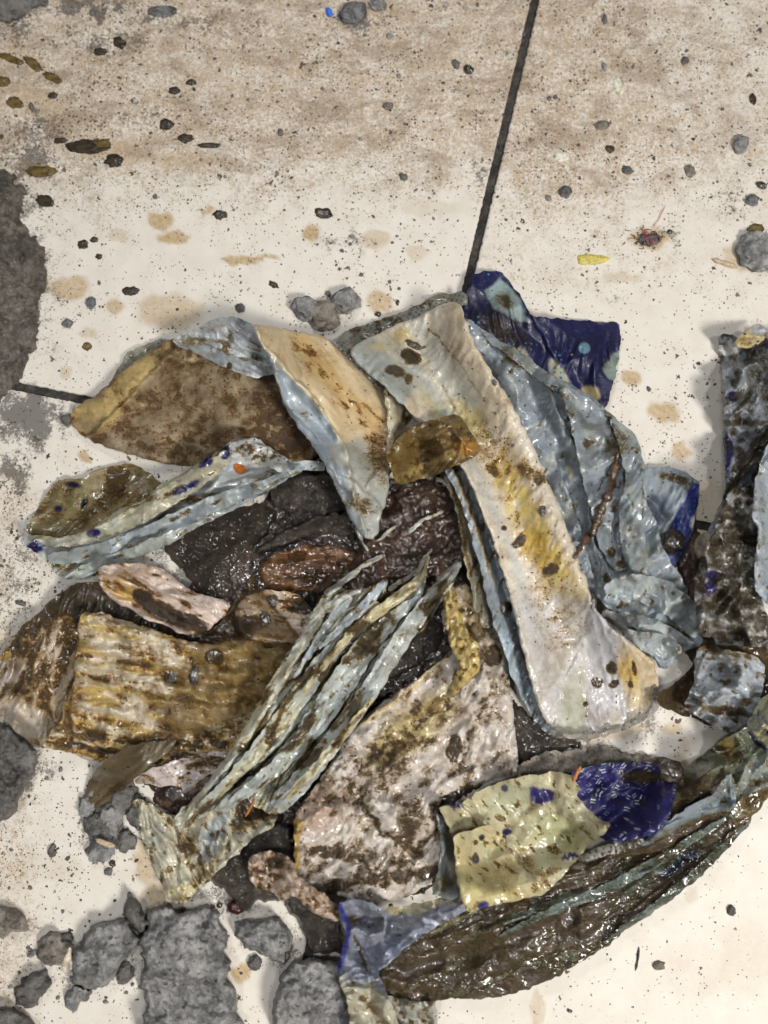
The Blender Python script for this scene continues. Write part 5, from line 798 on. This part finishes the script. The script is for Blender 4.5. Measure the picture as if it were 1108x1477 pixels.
# ================================================================== SMALL THINGS
def tube(name, pts, rad, mat, label, cat, parent=None, lift=0, segs=7, rough=.25, group=None, seed=0, stiff=False):
    a = np.array(pts, float); q = []
    for i in range(len(a)-1):
        n = max(2, int(np.hypot(*(a[i+1]-a[i]))/3))
        for k in range(n): q.append(a[i]+(a[i+1]-a[i])*k/n)
    q.append(a[-1]); q = np.array(q); hz = np.array([heightat(x, y) for x, y in q]); k = 9
    if stiff: hz = np.full(len(hz), hz.max())
    else:
        hp = np.pad(hz, k, mode='edge'); hz = np.maximum(hz, np.array([hp[i:i+2*k+1].mean() for i in range(len(hz))]))
    q = q+2*np.stack([fbm(q[:, 0]/14, q[:, 1]/14, seed, 2), fbm(q[:, 0]/14, q[:, 1]/14, seed+3, 2)], 1)*(0 if stiff else 1)
    C = P(q[:, 0], q[:, 1], hz+rad*.7+lift); n = len(C); T = np.gradient(C, axis=0); T /= np.linalg.norm(T, axis=1)[:, None]
    up = np.array([0, 0, 1.]); Nn = np.cross(T, up); Nn /= np.linalg.norm(Nn, axis=1)[:, None]; B = np.cross(Nn, T); tt = np.linspace(0, 1, n)
    rr = rad*.001*np.minimum(1, .25+4*np.minimum(tt, 1-tt))*(1+rough*fbm(tt*n/3, tt*0+seed, seed, 3)*2)
    v = np.concatenate([C[i]+(Nn[i]*np.cos(th)[:, None]+B[i]*np.sin(th)[:, None])*rr[i] for i in range(n) for th in [np.linspace(0, 2*np.pi, segs, endpoint=False)]]); f = []
    for i in range(n-1):
        for k in range(segs): f.append([i*segs+k, i*segs+(k+1) % segs, (i+1)*segs+(k+1) % segs, (i+1)*segs+k])
    o = mkmesh(name, v, f, mat, parent)
    if parent is None: tag(o, label, cat, group)
    return o
ROOT = muck_mat('root_mud', (.055, .030, .014))
tube('mud_strand', [(892,652),(886,682),(880,706),(866,738),(856,766),(838,786),(828,806)], 2.6, ROOT, 'brown root-like muddy strand lying on the blue-grey wrapper', 'strand', rough=.5)
tube('wood_splinter', [(826,1128),(832,1116),(838,1105)], 1.3, plain_mat('orange_wood', (.42, .17, .04)), 'orange wood splinter where the yellow and blue halves meet', 'splinter', stiff=True)
tube('wood_splinter', [(354,1178),(362,1164),(368,1152)], .8, plain_mat('orange_needle', (.40, .13, .02)), 'thin orange needle on the muddy fan of the twisted wrapper', 'splinter', stiff=True)
tube('wood_splinter', [(672,642),(674,652)], .7, plain_mat('orange_bit', (.5, .18, .02)), 'tiny orange needle at the right end of the olive film scrap', 'splinter', stiff=True)
tube('twig', [(1028,374),(1046,380),(1064,385)], 1.6, plain_mat('pale_twig', (.50, .38, .26)), 'pale twig beside the large clod at the right edge', 'twig', stiff=True)
tube('twig', [(917,1400),(920,1384),(922,1366)], .7, plain_mat('dark_twig', (.03, .025, .02)), 'thin dark twig on the clean tile at the lower right', 'twig', stiff=True)
tube('twig', [(884,610),(890,618),(898,628)], .9, plain_mat('grey_twig', (.16, .14, .11)), 'short grey-brown twig between the navy flap and the tan stains', 'twig', stiff=True)
def chip(name, pts, h_, mat, label, cat): return sheet(name, pts, mat, (1,1,1), None, thick=h_, lift=h_, solid=True, round_=3, cr=[(.3,8)], label=label, cat=cat, jag=.6, drape=(1,1), chaikin=1)
chip('yellow_scrap', [(833,368),(848,366),(868,368),(882,372),(872,379),(852,382),(835,382)], 1.6, plain_mat('yellow', (.56, .47, .12)), 'yellow scrap lying alone on the tile above the navy flap', 'scrap')
chip('white_chip', [(801,220),(820,219),(822,230),(808,234),(800,228)], 1.2, plain_mat('off_white', (.70, .66, .55)), 'small square off-white chip right of the joint', 'chip')
chip('white_chip', [(884,112),(893,112),(900,132),(896,138),(886,128)], 1.2, plain_mat('bone', (.70, .66, .52)), 'slim bone coloured chip in the upper right of the tile', 'chip')
chip('beige_scrap', [(88,1392),(100,1366),(106,1370),(104,1402),(88,1402)], 1.2, plain_mat('beige_scrap', (.6, .52, .42)), 'beige scrap tucked beside the small brownish lump, lower left', 'scrap')
chip('pale_scrap', [(1004,775),(1018,766),(1026,778),(1020,800),(1006,808),(1000,796)], 2.0, plain_mat('tan_scrap', (.56, .46, .34)), 'small tan scrap at the joint between the blue flap and the mud-caked pad', 'scrap')
clod('blue_bead', 475, 19, 5, 8, -20, 4, plain_mat('bright_blue', (.03, .16, .75), .25), 'tiny bright blue bead at the top of the photo', 'bead', seed=3, facet=.1, rough=.1)
clod('red_seed', 341, 1307, 12, 9, 15, 8, drop_mat('dark_red', (.045, .008, .008), 1), 'glossy dark red seed at the corner of the rough clay lump', 'seed', seed=9, facet=.3, rough=.08)
# red and brown fibre tuft
t = thing('fibre_tuft', 'tangled tuft of dark and red fibres on the tile, upper right', 'fibres', 935, 343)
rr = random.Random(4); FD, FR = plain_mat('dark_fibre', (.05, .03, .025)), plain_mat('red_fibre', (.45, .06, .09))
for k in range(46):
    a0 = rr.random()*6.28; x = 935+rr.gauss(0, 10); y = 343+rr.gauss(0, 6); pp = [(x, y)]
    for s in range(3): a0 += rr.gauss(0, .9); x += 4*math.cos(a0); y += 3*math.sin(a0); pp.append((x, y))
    tube('fibre', pp, .28, FR if k % 4 == 0 else FD, None, None, parent=t, lift=rr.random()*2.5, segs=4, seed=k)
tube('fibre', [(940,330),(948,318),(958,302),(962,296)], .22, FR, None, None, parent=t, lift=1, segs=4)
clod('core', 937, 346, 16, 9, 0, 3.2, CLAYD, None, None, seed=8, parent=t, rough=.4)

# wet drops: the big ones lie where the photo has them
DR = drop_mat('dark_drop', (.050, .038, .024), .90); DG = drop_mat('golden_drop', (.16, .105, .030), .80)
rr = random.Random(11)
for i, (x, y, rx, ry, a, m_) in enumerate([(16,85,19,6,22,DG),(48,92,16,7,40,DG),(76,112,14,7,28,DG),(5,118,9,9,0,DG),(22,148,11,9,20,DG),(125,212,28,11,3,DR),(148,208,11,8,0,DG),(165,232,12,10,0,DR),(88,203,9,5,0,DR),(60,248,20,9,0,DG),(65,290,13,9,20,DR),
    (188,420,14,8,0,DR),(120,353,9,8,0,DR),(136,346,7,5,0,DR),(143,370,6,5,0,DR),(240,180,9,9,0,DR),(268,200,10,7,0,DR),(76,138,7,5,0,DR),(172,62,10,8,40,DR),(395,411,9,5,30,DR),(318,310,12,8,0,DR),(467,308,15,9,10,DR),(126,500,8,7,0,DG),(252,131,8,6,0,DR),(276,119,7,5,0,DR),(145,75,9,6,0,DR),(302,210,16,4,0,DR),
    (1090,330,14,9,0,DG),(880,215,8,7,0,DR),(1086,143,6,10,0,DR),(725,877,6,9,0,BLOB),(856,868,5,12,0,BLOB),(784,737,7,8,0,BLOB),(394,866,8,9,20,BLOB),(383,893,9,10,0,BLOB),(248,972,9,16,10,BLOB),(280,974,8,13,0,BLOB)]):
    tag(clod('mud_drop', x, y, rx*(1.1 if x < 320 and y < 300 else .85), ry*(1.0 if x < 320 and y < 300 else .85), a, 1.5, m_, None, None, seed=200+i, sub_=4, rough=.34, facet=0), 'dark wet drop or blob of muddy liquid', 'drop', 'wet drops on the tile and pads')
# crumbs of grit: each one an object, sharing a few meshes
rr = random.Random(21); protos = []
for k in range(14):
    o = clod('grit_crumb', 600, 60, 1, 1, 0, MMPX*2, (CLAYD, BLOB, CLAYB, CLAYD, CLAY)[k % 5], 'dark crumb of grit scattered on the speckled tile', 'crumb', seed=300+k, sub_=2, rough=.45, group='grit crumbs scattered on the tile', z=0); protos.append(o)
Hb = dilate(H, 2); n = 0; first = set()
while n < 290:
    u = rr.random()
    if u < .40: x, y = rr.uniform(-20, 1120), rr.uniform(-20, 330)
    elif u < .62: x, y = rr.uniform(-10, 210), rr.uniform(600, 1300)
    elif u < .78: x, y = rr.gauss(170, 90), rr.gauss(1320, 90)
    elif u < .88: x, y = rr.gauss(530, 60), rr.gauss(395, 40)
    else: x, y = rr.uniform(400, 1110), rr.uniform(330, 1470)
    if not (-20 < x < 1125 and -20 < y < 1490): continue
    i_, j_ = int((y-Y0)/S), int((x-X0)/S)
    if Hb[i_, j_] > 0: continue
    k = rr.randrange(len(protos)); o = protos[k] if k not in first else protos[k].copy()
    if k in first: COL.objects.link(o)
    first.add(k); s = min(7.5, 1.1*math.exp(abs(rr.gauss(0, .75)))); o.location = P(x, y, 0); o.rotation_euler = (0, 0, rr.random()*6.28); o.scale = (s, s*rr.uniform(.55, 1), s*.8); n += 1
# mud lumps stuck on the pads
rr = random.Random(5); n = 0
while n < 110:
    x, y = rr.uniform(100, 1100), rr.uniform(460, 1430); h0 = heightat(x, y)
    if h0 < 6: continue
    k = rr.randrange(len(protos)); o = protos[k].copy(); COL.objects.link(o); s = min(5, 1.3*math.exp(abs(rr.gauss(0, .5)))); o.name = 'mud_crumb'
    o.location = P(x, y, h0); o.rotation_euler = (0, 0, rr.random()*6.28); o.scale = (s, s*rr.uniform(.6, 1), s*.7); tag(o, 'small dark crumb of mud stuck to the heaped pads and wrappers', 'crumb', 'mud crumbs stuck on the heap'); n += 1
SC.render.engine = 'CYCLES'
SC.cycles.transparent_max_bounces = 12
